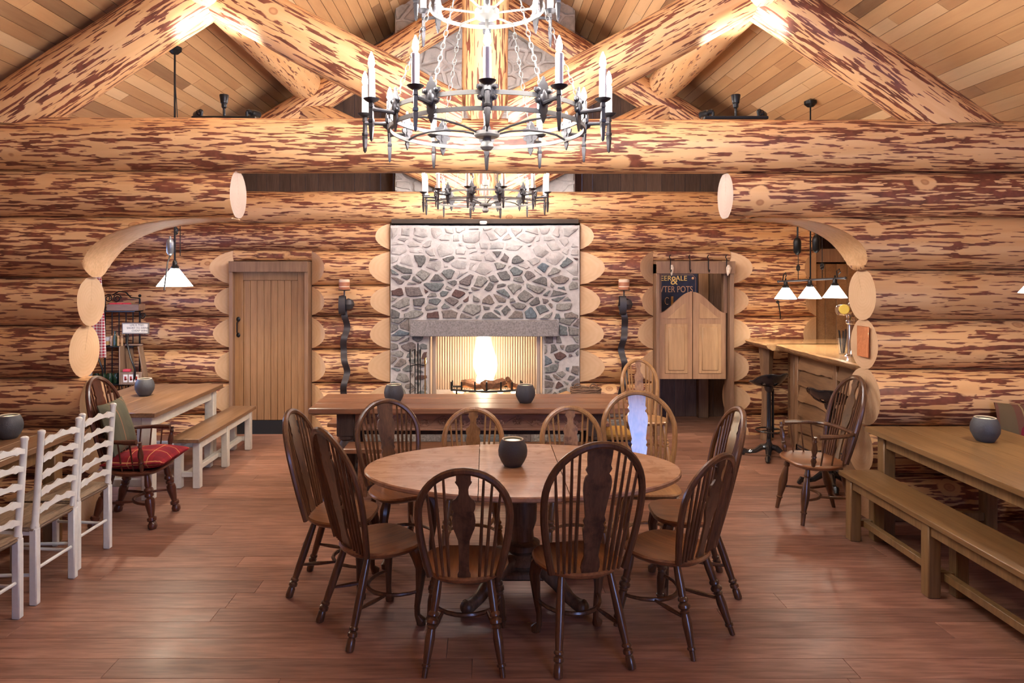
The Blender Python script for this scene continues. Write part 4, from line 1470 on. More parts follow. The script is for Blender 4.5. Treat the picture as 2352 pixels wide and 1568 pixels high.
vine = MB().tube([(x / 100 * 1.05, -.244, .62 + .036 * math.sin(x / 100 * 1.05 * PI / .16)) for x in range(-100, 101)], .006, 5)
vine.build('carved_vine', M['carve'], lt)
k = 0
for i in range(-6, 7):
    x = i * .16 + .08 * 1
    if abs(x) > 1.0: continue
    z = .62 + (-.014 if i % 2 else .014)
    g = MB()
    if i % 2 == 0:
        for r_, row_n in enumerate((3, 4, 3, 2)):
            for q in range(row_n):
                g.ball((x + (q - (row_n - 1) / 2) * .022, -.242, z - .03 + r_ * .019), .0105, 6, 5)
        g.build('grape_cluster', M['carve'], lt)['kind'] = 'stuff'
    else:
        for q in range(5):
            a = PI * (q / 4)
            g.ball((x + .028 * math.cos(a), -.241, z - .008 + .022 * math.sin(a)), .019, 6, 5, (1, .5, 1))
        g.build('carved_leaf', M['carve'], lt)['kind'] = 'stuff'
pot((-.80, 6.12, .754), 'round slate candle pot on the long table, in line with the fire tools')
pot((.355, 6.12, .754), 'round slate candle pot on the long table, beside the blaze')

# plank bench on the near side of the long table
def slab_bench(label, loc, L, W_, z, mat, splay=False):
    t = thing('bench', label, 'bench', loc)
    MB().box((0, 0, z - .02), (L, W_, .04), .006).build('seat', mat, t)
    for sx in (-1, 1):
        for sy in (-1, 1):
            x = sx * (L / 2 - .14)
            MB().turned((x, sy * W_ * .3, z - .03), (x + sx * (.06 if splay else 0), sy * (W_ * .42 + (.05 if splay else 0)), 0), [(0, .026), (.5, .024), (1, .02)], 8).build('leg', mat, t)
        MB().tube([(sx * (L / 2 - .11), -W_ * .38, z * .35), (sx * (L / 2 - .11), W_ * .38, z * .35)], .014, 7).build('stretcher', mat, t)
    return t
slab_bench('low pale plank bench pushed under the near side of the carved table', (.02, 5.80, 0), 2.36, .25, .46, M['oldoak'])
slab_bench('dark splay-legged plank bench on the fire side of the carved table', (-.16, 6.83, 0), 2.72, .26, .45, M['oldoak'], True)

def framed_table(name, label, loc, W_, L, z, top, leg, legw=.09, ap=.10, over=.05, boards=4, extra=()):
    t = thing(name, label, 'table', loc)
    bw = W_ / boards
    for i in range(boards):
        MB().box((-W_ / 2 + bw * (i + .5), 0, z - .02), (bw - .0015, L, .04), .004).build('top_board', top, t)
    lx, ly = W_ / 2 - over - legw / 2, L / 2 - over - legw / 2
    for sx in (-1, 1):
        for sy in (-1, 1):
            MB().box((sx * lx, sy * ly, (z - .04) / 2), (legw, legw, z - .04), .006).build('leg', leg, t)
        MB().box((sx * (lx + legw * .15), 0, z - .04 - ap / 2), (.03, 2 * ly - legw, ap), .003).build('apron', leg, t)
    for sy in (-1, 1):
        MB().box((0, sy * (ly + legw * .15), z - .04 - ap / 2), (2 * lx - legw, .03, ap), .003).build('apron', leg, t)
        MB().box((0, sy * ly, .14), (2 * lx - legw, .05, .06), .004).build('stretcher', leg, t)
    MB().box((0, 0, .14), (.06, 2 * ly - .05, .06), .004).build('stretcher', leg, t)
    return t
framed_table('dining_table', 'cream-legged brown-topped dining table standing in front of the plank door', (-3.16, 6.49, 0), .88, 1.50, .74, M['brown_y'], M['white'])
framed_table('dining_table', 'long golden oak dining table against the log wall beside the oak bench', (3.27, 3.70, 0), .94, 2.88, .765, M['oak_y'], M['oak_z'], .085, .09, .06)
framed_table('dining_table', 'brown dining table behind the row of white ladder-back chairs', (-3.40, 4.0, 0), .90, 2.0, .75, M['brown_y'], M['oak_z'])
pot((-3.20, 6.55, .74), 'round slate candle pot on the cream-legged table near the rack')
pot((3.36, 4.68, .765), 'round slate candle pot on the golden oak table')
pot((-3.30, 4.83, .75), 'round slate candle pot on the table behind the white chairs')

def framed_bench(name, label, loc, W_, L, z, top, leg, npair=3, legw=.065, group=None, nboards=1):
    t = thing(name, label, 'bench', loc, 0, group)
    MB().box((0, 0, z - .018), (W_, L, .036), .005).build('seat', top, t)
    lx = W_ / 2 - legw / 2 - .02
    ys = [-L / 2 + .10 + (L - .20) * i / (npair - 1) for i in range(npair)]
    for y in ys:
        for sx in (-1, 1):
            MB().box((sx * lx, y, (z - .036) / 2), (legw, legw, z - .036), .006).build('leg', leg, t)
        MB().box((0, y, .12), (2 * lx - legw, .04, .045), .003).build('stretcher', leg, t)
    for a, b in zip(ys, ys[1:]):
        for sx in (-1, 1):
            MB().box((sx * (lx + .012), (a + b) / 2, z - .036 - .035), (.025, b - a - legw, .07), .003).build('apron', leg, t)
        MB().box((-.0, (a + b) / 2, .12), (.045, b - a - .04, .045), .003).build('stretcher', leg, t)
    return t
framed_bench('bench', 'cream-legged brown bench alongside the cream-legged table near the plank door', (-2.62, 6.81, 0), .27, 1.52, .45, M['brown_y'], M['white'], 3)
framed_bench('bench', 'long golden oak bench drawn along the near side of the oak table', (2.70, 3.66, 0), .28, 2.78, .47, M['oak_y'], M['oak_z'], 4, .075)
framed_bench('bench', 'oak bench on the wall side of the golden oak table, holding the plum cushion', (3.98, 3.86, 0), .28, 2.4, .47, M['oak_y'], M['oak_z'], 3, .075)

# ================================================================== CHANDELIERS
def chandelier(label, loc, rz, bulb='bulb'):
    t = thing('chandelier', label, 'chandelier', loc, rz, 'two-tier candle chandeliers')
    ct, cdk = M['chand'], M['chand_dark']
    def band(r, z, h, th=.004, n=72):
        mb = MB()
        vs_, fs_ = [], []
        for i in range(n):
            a = 2 * PI * i / n
            for rr_, zz in ((r - th, z - h / 2), (r + th, z - h / 2), (r + th, z + h / 2), (r - th, z + h / 2)):
                vs_.append((rr_ * math.cos(a), rr_ * math.sin(a), zz))
        for i in range(n):
            j = (i + 1) % n
            for k in range(4):
                l = (k + 1) % 4
                fs_.append((i * 4 + k, j * 4 + k, j * 4 + l, i * 4 + l))
        return mb.add(vs_, fs_)
    band(.5, 0, .020).build('ring', ct, t)
    band(.5, .073, .020).build('ring', ct, t)
    MB().lathe((0, 0, 0), [(0, -.012), (.06, -.012), (.066, -.006), (.066, -.024), (.058, -.034), (.02, -.04), (.024, -.055), (.034, -.072), (.034, -.085), (.022, -.10), (0, -.105)][::-1], 20).build('hub', ct, t)
    MB().tube([(0, 0, -.02), (0, 0, 3.22)], .009, 8).lathe((0, 0, .2), [(0, .03), (.03, .028), (.033, 0), (.03, -.03), (0, -.032)][::-1], 14).build('rod', ct, t)
    for k in range(6):
        a = PI / 6 + k * PI / 3
        pts = [(math.cos(a) * r_, math.sin(a) * r_, z) for r_, z in ((.05, -.015), (.14, .012), (.25, .030), (.36, .032), (.44, .022), (.498, .0))]
        MB().tube(pts, .006, 6).build('spoke', cdk, t)
    # one candle holder; the others share its meshes
    plate = [(0, -.085), (.018, -.05), (.013, -.045), (.022, -.03), (.024, .0), (.042, .008), (.047, .025), (.030, .032), (.028, .048), (.050, .058), (.048, .074), (.028, .078), (.020, .10), (.010, .108), (.006, .125), (0, .13)]
    full = plate + [(-x, z) for x, z in reversed(plate[1:-1])]
    cache = {}
    def holder(a, r_ring, r_cup, z, with_plate=True):
        key = (r_ring, with_plate)
        if key not in cache:
            m1 = MB()
            m1.turned((r_cup, 0, z + .07), (r_cup, 0, z - .115), [(0, .012), (.12, .015), (.13, .010), (.3, .012), (.42, .012), (.43, .016), (.50, .016), (.52, .012), (.56, .015), (.9, .009), (.94, .009), (1, .001)], 4)
            m1.lathe((r_cup, 0, z + .07), [(.008, 0), (.018, .002), (.034, .012), (.039, .018), (.036, .019), (.02, .012), (0, .012)], 16)
            m1.turned((r_ring, 0, z + .035), (r_cup, 0, z + .04), [(0, .014), (.1, .012), (.5, .009), (.9, .011), (1, .014)], 8)
            if with_plate:
                Mx = Matrix(((0, 0, 1, r_ring + .004), (1, 0, 0, 0), (0, 1, 0, z + .03), (0, 0, 0, 1)))
                m1.prism(full, .008, Mx)
                for s in (-1, 1):
                    m1.ball((r_ring + .012, s * .030, z + .095), .012, 7, 5)
                    m1.ball((r_ring + .012, s * .028, z + .047), .010, 7, 5)
                m1.ball((r_ring + .012, 0, z + .06), .018, 8, 6, (.8, 1, 2.2))
            o1 = m1.build('candle_holder', cdk, None)
            o2 = MB().lathe((r_cup, 0, z + .08), [(0, 0), (.0175, 0), (.0175, .148), (.012, .152), (0, .152)], 14).build('candle', M['candle'], None)
            o3 = MB().lathe((r_cup, 0, z + .230), [(.006, 0), (.0165, .022), (.012, .052), (.002, .078)], 6).build('bulb', M[bulb], None)
            o1['k'] = 1
            cache[key] = (o1.data, o2.data, o3.data)
            for o in (o1, o2, o3): bpy.data.objects.remove(o)
        d1, d2, d3 = cache[key]
        h = bpy.data.objects.new('candle_holder', d1); C.objects.link(h); h.parent = t; h.rotation_euler = (0, 0, a)
        for nm, d in (('candle', d2), ('bulb', d3)):
            c = bpy.data.objects.new(nm, d); C.objects.link(c); c.parent = h
    for k in range(12):
        holder(-PI / 2 + k * PI / 6, .5, .63, .0)
    # upper tier
    band(.296, .64, .020).build('ring', ct, t)
    MB().lathe((0, 0, .60), [(0, .028), (.058, .028), (.064, .022), (.064, -.012), (.05, -.02), (.02, -.022), (0, -.03)][::-1], 20).build('hub', ct, t)
    for k in range(3):
        a = k * PI / 3
        MB().tube([(-.294 * math.cos(a), -.294 * math.sin(a), .64), (0, 0, .605), (.294 * math.cos(a), .294 * math.sin(a), .64)], .006, 6).build('spoke', ct, t)
    for k in range(6):
        holder(PI / 6 - PI / 2 + k * PI / 3 + PI / 6, .296, .40, .61)
    # chains between the tiers
    def chain(p0, p1, sag=0.0):
        p0, p1 = Vector(p0), Vector(p1)
        n = max(2, int((p1 - p0).length / .034))
        mb = MB()
        for i in range(n):
            c = p0.lerp(p1, (i + .5) / n)
            c.z -= sag * 4 * ((i + .5) / n) * (1 - (i + .5) / n)
            d = (p1 - p0).normalized()
            x, y, _ = ortho(d)
            if i % 2: x = y
            mb.tube([c + d * (.021 * math.cos(2 * PI * q / 8)) + x * (.010 * math.sin(2 * PI * q / 8)) for q in range(8)], .0022, 4, closed=True)
        o = mb.build('chain', ct, t)
        o['kind'] = 'stuff'
    for k in range(6):
        a = k * PI / 3
        chain((.5 * math.cos(a), .5 * math.sin(a), .085), (.296 * math.cos(a), .296 * math.sin(a), .63))
    return t
chandelier('large two-tier wrought-iron candle chandelier hanging over the oval table', (.01, 3.6, 2.63), 0)
chandelier('distant two-tier iron candle chandelier hanging in front of the fireplace', (.005, 7.0, 2.60), R(15), 'bulb_dim')

# ================================================================== SPOTLIGHT BARS ON THE TIE BEAM
def spotbar(label, x):
    t = thing('spotlight_bar', label, 'spotlight', (x, 5.50, 3.105), 0, 'triple spotlights on the tie beam')
    MB().box((0, 0, .012), (.50, .05, .024), .004).build('bar', M['iron'], t)
    def head(p, d, name='spot_head'):
        p, d = Vector(p), Vector(d).normalized()
        h = MB().turned(p, p + d * .11, [(0, .010), (.1, .020), (.35, .021), (.4, .027), (.95, .036), (1, .034)], 14).build(name, M['iron'], t)
        MB().turned(p + d * .045, p + d * .06, [(0, .025), (.5, .028), (1, .027)], 14).build('collar', M['chrome'], h)
    MB().tube([(0, 0, .02), (0, 0, .10)], .010, 8).build('neck', M['iron'], t)
    head((0, 0, .085), (0, 0, 1))
    for s in (-1, 1):
        MB().tube([(s * .18, 0, .02), (s * .18, 0, .06)], .012, 8).build('neck', M['iron'], t)
        head((s * .18, 0, .07), (s * .6, .75, -.2))
    return t
spotbar('black triple spotlight bar on the tie beam over the cream-legged table side', -2.06)
spotbar('black triple spotlight bar on the tie beam over the bar side', 1.98)

# ================================================================== PENDANT LAMPS
def shade(t, c, r, h, name='lamp_shade', power=12):
    c = Vector(c)
    MB().tube([c, c + Vector((0, 0, .004)), c + Vector((0, 0, h)), c + Vector((0, 0, h - .006)), c + Vector((0, 0, .005)), c], [r, r * .985, .03, .024, r * .955, r], 28, caps=False).build(name, M['shade'], t)
    ld = bpy.data.lights.new('lamp_bulb', 'POINT'); ld.energy = power; ld.color = (1.0, .84, .62); ld.shadow_soft_size = .03
    lo = bpy.data.objects.new('lamp_bulb', ld); C.objects.link(lo); lo.parent = t; lo.location = c + Vector((0, 0, h * .35))
    MB().lathe(c + Vector((0, 0, h - .012)), [(.034, 0), (.036, .02), (.022, .035), (.02, .07), (.008, .085), (0, .086)], 14).build('shade_cap', M['iron'], t)
def weight(c, s=1.0):
    return MB().lathe(c, [(.004, -.09 * s), (.02 * s, -.08 * s), (.036 * s, -.055 * s), (.038 * s, .04 * s), (.03 * s, .07 * s), (.012 * s, .085 * s), (.008, .11 * s)], 14)
def pulley(c):
    c = Vector(c)
    mb = MB()
    mb.tube([c + Vector((0, .03 * math.cos(2 * PI * q / 16), .03 * math.sin(2 * PI * q / 16))) for q in range(16)], .007, 6, closed=True)
    mb.tube([c + Vector((0, -.03, 0)), c + Vector((0, .03, 0))], .004, 5).tube([c + Vector((0, 0, -.03)), c + Vector((0, 0, .045))], .004, 5)
    return mb
# single rise-and-fall lamps over the tables
def single_lamp(label, px, py, power=26):
    t = thing('pendant_lamp', label, 'lamp', (px, py, 0))
    shade(t, (0, 0, 1.77), .157, .17, power=power)
    zc = 5.85 - .65 * abs(px)
    MB().lathe((0, 0, zc - .065), [(0, -.03), (.03, -.028), (.06, 0), (.062, .03), (0, .06)], 18).build('ceiling_rose', M['iron'], t)
    MB().tube([(0, 0, 2.0), (0, 0, zc - .05)], .009, 8).build('rod', M['iron'], t)
    MB().tube([(.05, 0, 2.05), (.05, 0, 2.95), (0, 0, zc - .3)], .004, 5).build('cord', M['iron'], t)
    weight((-.02, -.05, 2.13), .9).build('counterweight', M['steel'], t)
    pulley((.0, .03, 2.28)).build('pulley', M['iron'], t)
    MB().tube([(-.02, -.17, 1.74), (-.02, -.10, 1.99), (-.02, -.05, 2.05)], .006, 6).build('bracket', M['iron'], t)
single_lamp('single cone-shaded rise-and-fall pendant lamp over the cream-legged table', -2.85, 6.4)
single_lamp('cone-shaded pendant lamp over the golden oak table, only its shade tip in view', 3.50, 4.32, 9)
# triple lamp over the bar
t = thing('pendant_lamp', 'triple cone-shaded rise-and-fall pendant lamp over the bar counter', 'lamp', (3.34, 7.15, 0))
A, B = Vector((-.16, .40, 1.80)), Vector((.14, -.42, 1.845))
MB().tube([A, B], .010, 8).ball(A, .016, 8, 6).ball(B, .016, 8, 6).build('rail', M['strap'], t)
for q in (.12, .5, .86):
    c = A.lerp(B, q)
    shade(t, (c.x, c.y, c.z - .19), .112, .125, power=5)
    MB().tube([c + Vector((0, 0, -.05)), c + Vector((0, 0, .03))], .008, 6).build('stem', M['iron'], t)
zc = 5.85 - .65 * 3.34
MB().tube([(0, 0, 1.82), (0, 0, zc - .04)], .008, 8).build('rod', M['iron'], t)
MB().lathe((0, 0, zc - .055), [(0, -.03), (.03, -.028), (.06, 0), (.062, .03), (0, .06)], 18).build('ceiling_rose', M['iron'], t)
MB().tube([A.lerp(B, .2) + Vector((0, 0, 1.55)), A.lerp(B, .8) + Vector((0, 0, 1.55))], .010, 8).build('upper_rail', M['iron'], t)
for q in (.32, .68):
    c = A.lerp(B, q)
    MB().tube([c + Vector((0, 0, .0)), c + Vector((0, 0, 1.55))], .004, 5).build('cord', M['iron'], t)
    pulley(c + Vector((0, 0, .13))).build('pulley', M['iron'], t)
    c2 = A.lerp(B, q * .8 + .05)
    MB().tube([c2 + Vector((0, 0, .4)), c2 + Vector((0, 0, 1.55))], .007, 5).build('cord', M['iron'], t)
    weight(c2 + Vector((0, 0, .36)), 1.05).build('counterweight', M['iron'], t)
for q in (.1, .9):
    c = A.lerp(B, q)
    MB().tube([c + Vector((0, .05 * (1 - q), 0)), c + Vector((0, .02, .07)), c + Vector((0, -.03, .09)), c + Vector((0, -.05, .06)), c + Vector((0, -.02, .04))], .006, 6).build('scroll', M['iron'], t)

# ================================================================== IRON SCONCES
def sconce(label, x, flip):
    t = thing('iron_sconce', label, 'sconce', (x, 8.05, 0), 0, 'wavy strap-iron wall sconces')
    pts = []
    n = 90
    for i in range(n + 1):
        q = i / n
        z = .15 + 1.36 * q
        y = .035 * math.sin(q * 2 * PI * 5.2) + .0
        xx = flip * .02 * math.sin(q * 2 * PI * 2.6 + .6)
        pts.append((xx, y, z))
    # curl at the top
    for i in range(1, 15):
        a = R(22 * i)
        pts.append((flip * (.02 * math.sin(2 * PI * 2.6 + .6)), -.045 + .045 * math.cos(a), 1.51 + .12 * math.sin(a) * (1 if a < PI else .8)))
    hw = .037
    vs_, fs_ = [], []
    for k, (a, b, c) in enumerate(pts):
        for sx in (-1, 1):
            vs_ += [(a + sx * hw, b - .004, c), (a + sx * hw, b + .004, c)]
    for k in range(len(pts) - 1):
        o = k * 4
        fs_ += [(o, o + 2, o + 6, o + 4), (o + 1, o + 5, o + 7, o + 3), (o, o + 4, o + 5, o + 1), (o + 2, o + 3, o + 7, o + 6)]
    MB().add(vs_, fs_).build('strap', M['strap'], t, ang=50)
    MB().tube([(0, -.03, 1.62), (0, -.03, 1.69)], .008, 7).build('pin', M['strap'], t)
    MB().lathe((0, -.03, 1.685), [(0, 0), (.06, .004), (.075, .012), (.07, .014), (0, .010)], 20).build('drip_tray', M['strap'], t)
    MB().lathe((flip * .04, .01, 1.53), [(0, -.07), (.05, -.05), (.07, 0), (.05, .05), (0, .07)], 14).build('wall_boss', M['strap'], t)
    c = thing('pillar_candle', 'banded red-brown and cream pillar candle on the iron sconce ' + ('near the plank door' if x < 0 else 'near the saloon doors'), 'candle', (x, 8.02, 1.698), 0, 'banded pillar candles')
    MB().lathe((0, 0, 0), [(0, 0), (.062, 0), (.064, .005), (.064, .03), (.060, .032)], 20).build('band', M['sconcewax'], c)
    MB().lathe((0, 0, .032), [(.060, 0), (.060, .012)], 20).build('band', M['sconcepale'], c)
    MB().lathe((0, 0, .044), [(.060, 0), (.064, .003), (.064, .04), (.060, .043)], 20).build('band', M['sconcewax'], c)
    MB().lathe((0, 0, .087), [(.060, 0), (.062, .004), (.062, .03), (.05, .034), (.035, .022), (0, .020)], 20).build('band', M['sconcepale'], c)
sconce('wavy dark strap-iron candle sconce on the log wall near the plank door', -1.62, 1)
sconce('wavy dark strap-iron candle sconce on the log wall near the saloon doors', 1.60, 1)

# ================================================================== BAR
bar = thing('bar_counter', 'rustic bar with live-edge wooden top and waney board front', 'bar')
def live_top(x0, x1, y0, y1, z0, z1, seed):
    rg = random.Random(seed)
    n = 26
    ring = []
    for i in range(n + 1):
        y = y0 + (y1 - y0) * i / n
        ring.append((x0 + .05 * noise.noise(Vector((y * 2.2, seed, 0))) + .02 * noise.noise(Vector((y * 9, seed, 3))), y))
    vs_, fs_ = [], []
    for (x, y) in ring:
        w_ = .02 * noise.noise(Vector((y * 6, seed, 8)))
        vs_ += [(x1, y, z0), (x + .07 + w_, y, z0), (x + .02, y, (z0 + z1) / 2 - .01), (x, y, z1 - .014), (x + .014, y, z1), (x1, y, z1)]
    mt = []
    for i in range(n):
        for k in range(6):
            l = (k + 1) % 6
            fs_.append((i * 6 + k, i * 6 + l, i * 6 + 6 + l, i * 6 + 6 + k)); mt.append(1 if k in (1, 2) else 0)
    fs_.append(tuple(reversed(range(6)))); fs_.append(tuple(range(n * 6, n * 6 + 6))); mt += [1, 1]
    mb = MB(); mb.add(vs_, fs_); mb.m = mt
    return mb
live_top(3.14, 3.95, 5.72, 7.56, 1.045, 1.125, 3).build('counter_top', [M['bartop'], M['bark']], bar, ang=35)
live_top(3.02, 4.2, 7.50, 8.08, 1.055, 1.125, 8).build('counter_top', [M['bartop'], M['bark']], bar, ang=35)
MB().box((3.62, 6.61, .52), (.50, 1.70, 1.04)).box((3.75, 7.75, .52), (.5, .6, 1.04)).build('carcass', M['barpost'], bar)
for y in (5.80, 6.62, 7.44):
    MB().box((3.345, y, .525), (.05, .075, 1.04), .008).build('post', M['barpost'], bar)
MB().box((3.36, 6.6, .04), (.08, 1.7, .08), .01).build('plinth', M['darkoak'], bar)
rg = random.Random(9)
for bi, (y0, y1) in enumerate(((5.84, 6.58), (6.66, 7.40))):
    z = .06
    for i in range(6):
        h = .165
        out = []
        n = 14
        sd = rg.uniform(0, 50)
        for k in range(n + 1):
            y = y0 + (y1 - y0) * k / n
            out.append((y, z + h + .02))
        for k in range(n, -1, -1):
            y = y0 + (y1 - y0) * k / n
            out.append((y, z - .01 + .035 * noise.noise(Vector((y * 2.6, sd, 0))) + .012 * noise.noise(Vector((y * 11, sd, 2)))))
        nn_ = len(out)
        vs_ = [(3.374, y, zz) for y, zz in out] + [((3.362 if k <= n else 3.318), y, zz) for k, (y, zz) in enumerate(out)]
        fs_ = []
        for k in range(n):
            a, b2, c2, d2 = k, k + 1, nn_ - 2 - k, nn_ - 1 - k
            fs_ += [(nn_ + a, nn_ + b2, nn_ + c2, nn_ + d2), (a, d2, c2, b2), (a, b2, nn_ + b2, nn_ + a), (d2, nn_ + d2, nn_ + c2, c2)]
        fs_ += [(0, nn_, 2 * nn_ - 1, nn_ - 1), (n, n + 1, nn_ + n + 1, nn_ + n)]
        wb_ = MB().add(vs_, fs_)
        wb_.m = [1 if (q % 4 == 3 and q < 4 * n) else 0 for q in range(len(fs_))]
        wb_.build('waney_board', [M['bar'], M['darkoak']], bar, ang=25)
        z += h
# recessed return beyond the corner, with its own boards and live-edge post
for i in range(6):
    MB().box((3.49, 7.73, .12 + i * .165), (.02, .5, .155), .004).build('return_board', M['bar'], bar)
MB().turned((3.20, 7.92, 0), (3.20, 7.92, 1.06), [(0, .075), (.2, .06), (.4, .05), (.6, .052), (.8, .07), (1, .085)], 7).build('post', M['barpost'], bar)
MB().box((3.40, 7.62, .52), (.09, .09, 1.04), .01).build('post', M['barpost'], bar)

# beer tap
t = thing('beer_tap', 'chrome beer tap tower with round yellow badge on the bar counter', 'beer tap', (3.345, 6.35, 1.125))
MB().lathe((0, 0, 0), [(0, 0), (.07, 0), (.07, .012), (.045, .025), (.038, .04), (.038, .30), (.052, .31), (.052, .33), (.04, .34), (.03, .37), (.05, .385), (.05, .41), (0, .42)], 24).build('column', M['chrome'], t)
MB().turned((-.14, .0, .43), (.14, 0, .43), [(0, .03), (.05, .045), (.2, .05), (.8, .05), (.95, .045), (1, .03)], 18).build('cross_head', M['chrome'], t)
MB().tube([(0, 0, .44), (0, 0, .49), (0, .0, .50)], [.03, .03, .012], 12).build('cap', M['chrome'], t)
MB().turned((-.10, -.06, .44), (-.115, -.085, .44), [(0, .045), (.8, .045), (1, .04)], 20).build('badge', plain('yellow_badge', (.75, .55, .10), .4), t)
MB().tube([(-.09, -.04, .42), (-.09, -.09, .40), (-.09, -.10, .34)], .009, 8).build('spout', M['chrome'], t)
# straw glass
t = thing('straw_glass', 'clear tumbler of black straws beside the beer tap', 'glass', (3.40, 6.62, 1.125))
MB().lathe((0, 0, 0), [(0, 0), (.034, 0), (.042, .15), (.039, .15), (.031, .008), (0, .008)], 18).build('tumbler', M['glass'], t)
for k in range(9):
    a = k * 2.4
    MB().tube([(.014 * math.cos(a), .014 * math.sin(a), .01), (.038 * math.cos(a), .038 * math.sin(a), .215 + .01 * (k % 3))], .0035, 5).build('straw', M['iron'], t)
# hook latch on wall
o = MB().tube([(3.40, 8.085, 1.56), (3.40, 8.07, 1.54), (3.42, 8.07, 1.42), (3.425, 8.08, 1.36)], [.012, .007, .006, .006], 7).ball((3.40, 8.09, 1.555), .02, 8, 6).build('wall_hook', M['iron'])
tag(o, 'small black iron latch hook on the logs above the bar return', 'hook')

# bar stools
def stool(label, loc, rz):
    t = thing('bar_stool', label, 'stool', loc, rz, 'tractor-seat bar stools')
    n, m = 18, 8
    vs_, fs_ = [], []
    for layer in (0, 1):
        for i in range(m + 1):
            r_ = i / m
            for k in range(n):
                a = 2 * PI * k / n
                x = math.cos(a) * r_ * .20
                y = math.sin(a) * r_ * (.17 if math.sin(a) > 0 else .15)
                z = .74 + .12 * max(0, -math.sin(a)) * r_ ** 3 + .06 * abs(math.cos(a)) * r_ ** 3 - .012 * max(0, math.sin(a)) * r_ + .014 * math.exp(-(x / .04) ** 2) * max(0, math.sin(a)) * r_ - layer * .012
                vs_.append((x, y, z))
    st = (m + 1) * n
    for layer in (0, 1):
        for i in range(m):
            for k in range(n):
                l = (k + 1) % n
                if i in (4, 5) and k % 3 == 1: continue
                q = (layer * st + i * n + k, layer * st + (i + 1) * n + k, layer * st + (i + 1) * n + l, layer * st + i * n + l)
                fs_.append(q if layer == 0 else tuple(reversed(q)))
    for k in range(n):
        l = (k + 1) % n
        fs_.append((m * n + k, st + m * n + k, st + m * n + l, m * n + l))
    seat = MB().add(vs_, fs_).build('seat', M['gloss'], t, ang=60)
    MB().tube([(.20 * math.cos(2 * PI * k / 24), (.17 if math.sin(2 * PI * k / 24) > 0 else .15) * math.sin(2 * PI * k / 24), .735 + .12 * max(0, -math.sin(2 * PI * k / 24)) + .06 * abs(math.cos(2 * PI * k / 24)) - .012 * max(0, math.sin(2 * PI * k / 24))) for k in range(24)], .009, 6, closed=True).build('seat_rim', M['gloss'], t)
    MB().turned((0, 0, .08), (0, 0, .735), [(0, .045), (.08, .04), (.12, .024), (.3, .022), (.34, .032), (.38, .022), (.9, .022), (.93, .04), (1, .05)], 12).build('post', M['gloss'], t)
    MB().tube([(.05, 0, .2), (.05, 0, .70)], .012, 7).build('screw_rod', M['gloss'], t)
    MB().tube([(.13 * math.cos(2 * PI * k / 20), .13 * math.sin(2 * PI * k / 20), .28) for k in range(20)], .008, 6, closed=True).tube([(-.13, 0, .28), (.13, 0, .28)], .007, 6).build('foot_ring', M['gloss'], t)
    for k in range(4):
        a = PI / 4 + k * PI / 2
        c, s = math.cos(a), math.sin(a)
        MB().tube([(c * r_, s * r_, z) for r_, z in ((.02, .11), (.07, .10), (.13, .055), (.19, .04), (.235, .045), (.255, .018))], [.03, .032, .024, .022, .028, .018], 8).ball((c * .25, s * .25, .018), .022, 8, 6, (1, 1, .8)).build('foot', M['gloss'], t)
    return t
stool('black cast-iron stool with pierced tractor seat, standing clear in front of the bar', (2.915, 7.15, 0), R(20))
stool('black cast-iron tractor-seat stool half hidden behind the glossy windsor armchair', (3.06, 6.18, 0), R(-60))

# ================================================================== HEARTH THINGS
t = thing('fire_tools', 'black wrought-iron fire tool set hanging on its stand beside the hearth', 'fire tools', (-.765, 7.95, .43))
MB().tube([(0, 0, 0), (0, 0, .66)], .009, 7).tube([(-.10, 0, .01), (.10, 0, .01)], .009, 6).tube([(0, -.08, .01), (0, .08, .01)], .009, 6).tube([(-.09, 0, .40), (0, 0, .42), (.09, 0, .40)], .007, 6).build('stand', M['iron'], t)
for i, x in enumerate((-.085, -.03, .03)):
    MB().tube([(x, -.03, .06), (x, -.03, .44)], .0055, 6).turned((x, -.03, .44), (x, -.03, .60), [(0, .007), (.2, .012), (.4, .007), (.7, .012), (.9, .014), (1, .004)], 8).build('tool', M['iron'], t)
MB().tube([(.085, -.04, .02), (.085, -.04, .45)], .007, 6).turned((.085, -.04, .43), (.085, -.04, .50), [(0, .009), (.4, .016), (.7, .010), (1, .014)], 8).build('poker', M['brass'], t)
o = MB().tube([(.70, 7.86, .46), (.76, 7.86, .475), (.84, 7.87, .505), (.92, 7.87, .53), (.99, 7.88, .505), (1.04, 7.88, .47)], [.03, .028, .026, .03, .026, .022], 9).build('driftwood', M['drift'], ang=60)
tag(o, 'crooked pale branch lying on the hearth between the fire and the basket', 'branch')
t = thing('wicker_basket', 'low brown wicker basket with loop handles on the hearth end', 'basket', (1.14, 7.90, .43))
for k in range(7):
    z = .02 + k * .022
    MB().tube([(.155 * (1 + k * .015) * math.copysign(abs(math.cos(a)) ** .7, math.cos(a)), .10 * (1 + k * .015) * math.copysign(abs(math.sin(a)) ** .7, math.sin(a)), z + .004 * math.sin(k + 8 * a)) for a in [2 * PI * q / 28 for q in range(28)]], .011, 6, closed=True).build('weave', M['wicker'], t)
MB().box((0, 0, .014), (.26, .16, .02), .004).build('bottom', M['wicker'], t)
for s in (-1, 1):
    MB().tube([(s * .09 + .045 * math.cos(PI * q / 8), 0, .15 + .055 * math.sin(PI * q / 8)) for q in range(9)], .008, 6).build('handle', M['wicker'], t)
o = MB().box((-1.28, 7.84, .445), (.22, .14, .03), .012).box((-1.27, 7.84, .47), (.17, .11, .022), .010).build('folded_cloth', M['lime'])
tag(o, 'folded lime green cloth at the hearth end by the iron sconce', 'cloth')
t = thing('storage_bin', 'dark blue fabric bin under the carved table end', 'bin', (1.27, 6.75, 0))
MB().box((0, 0, .14), (.26, .24, .28), .01).build('body', M['bluebin'], t)
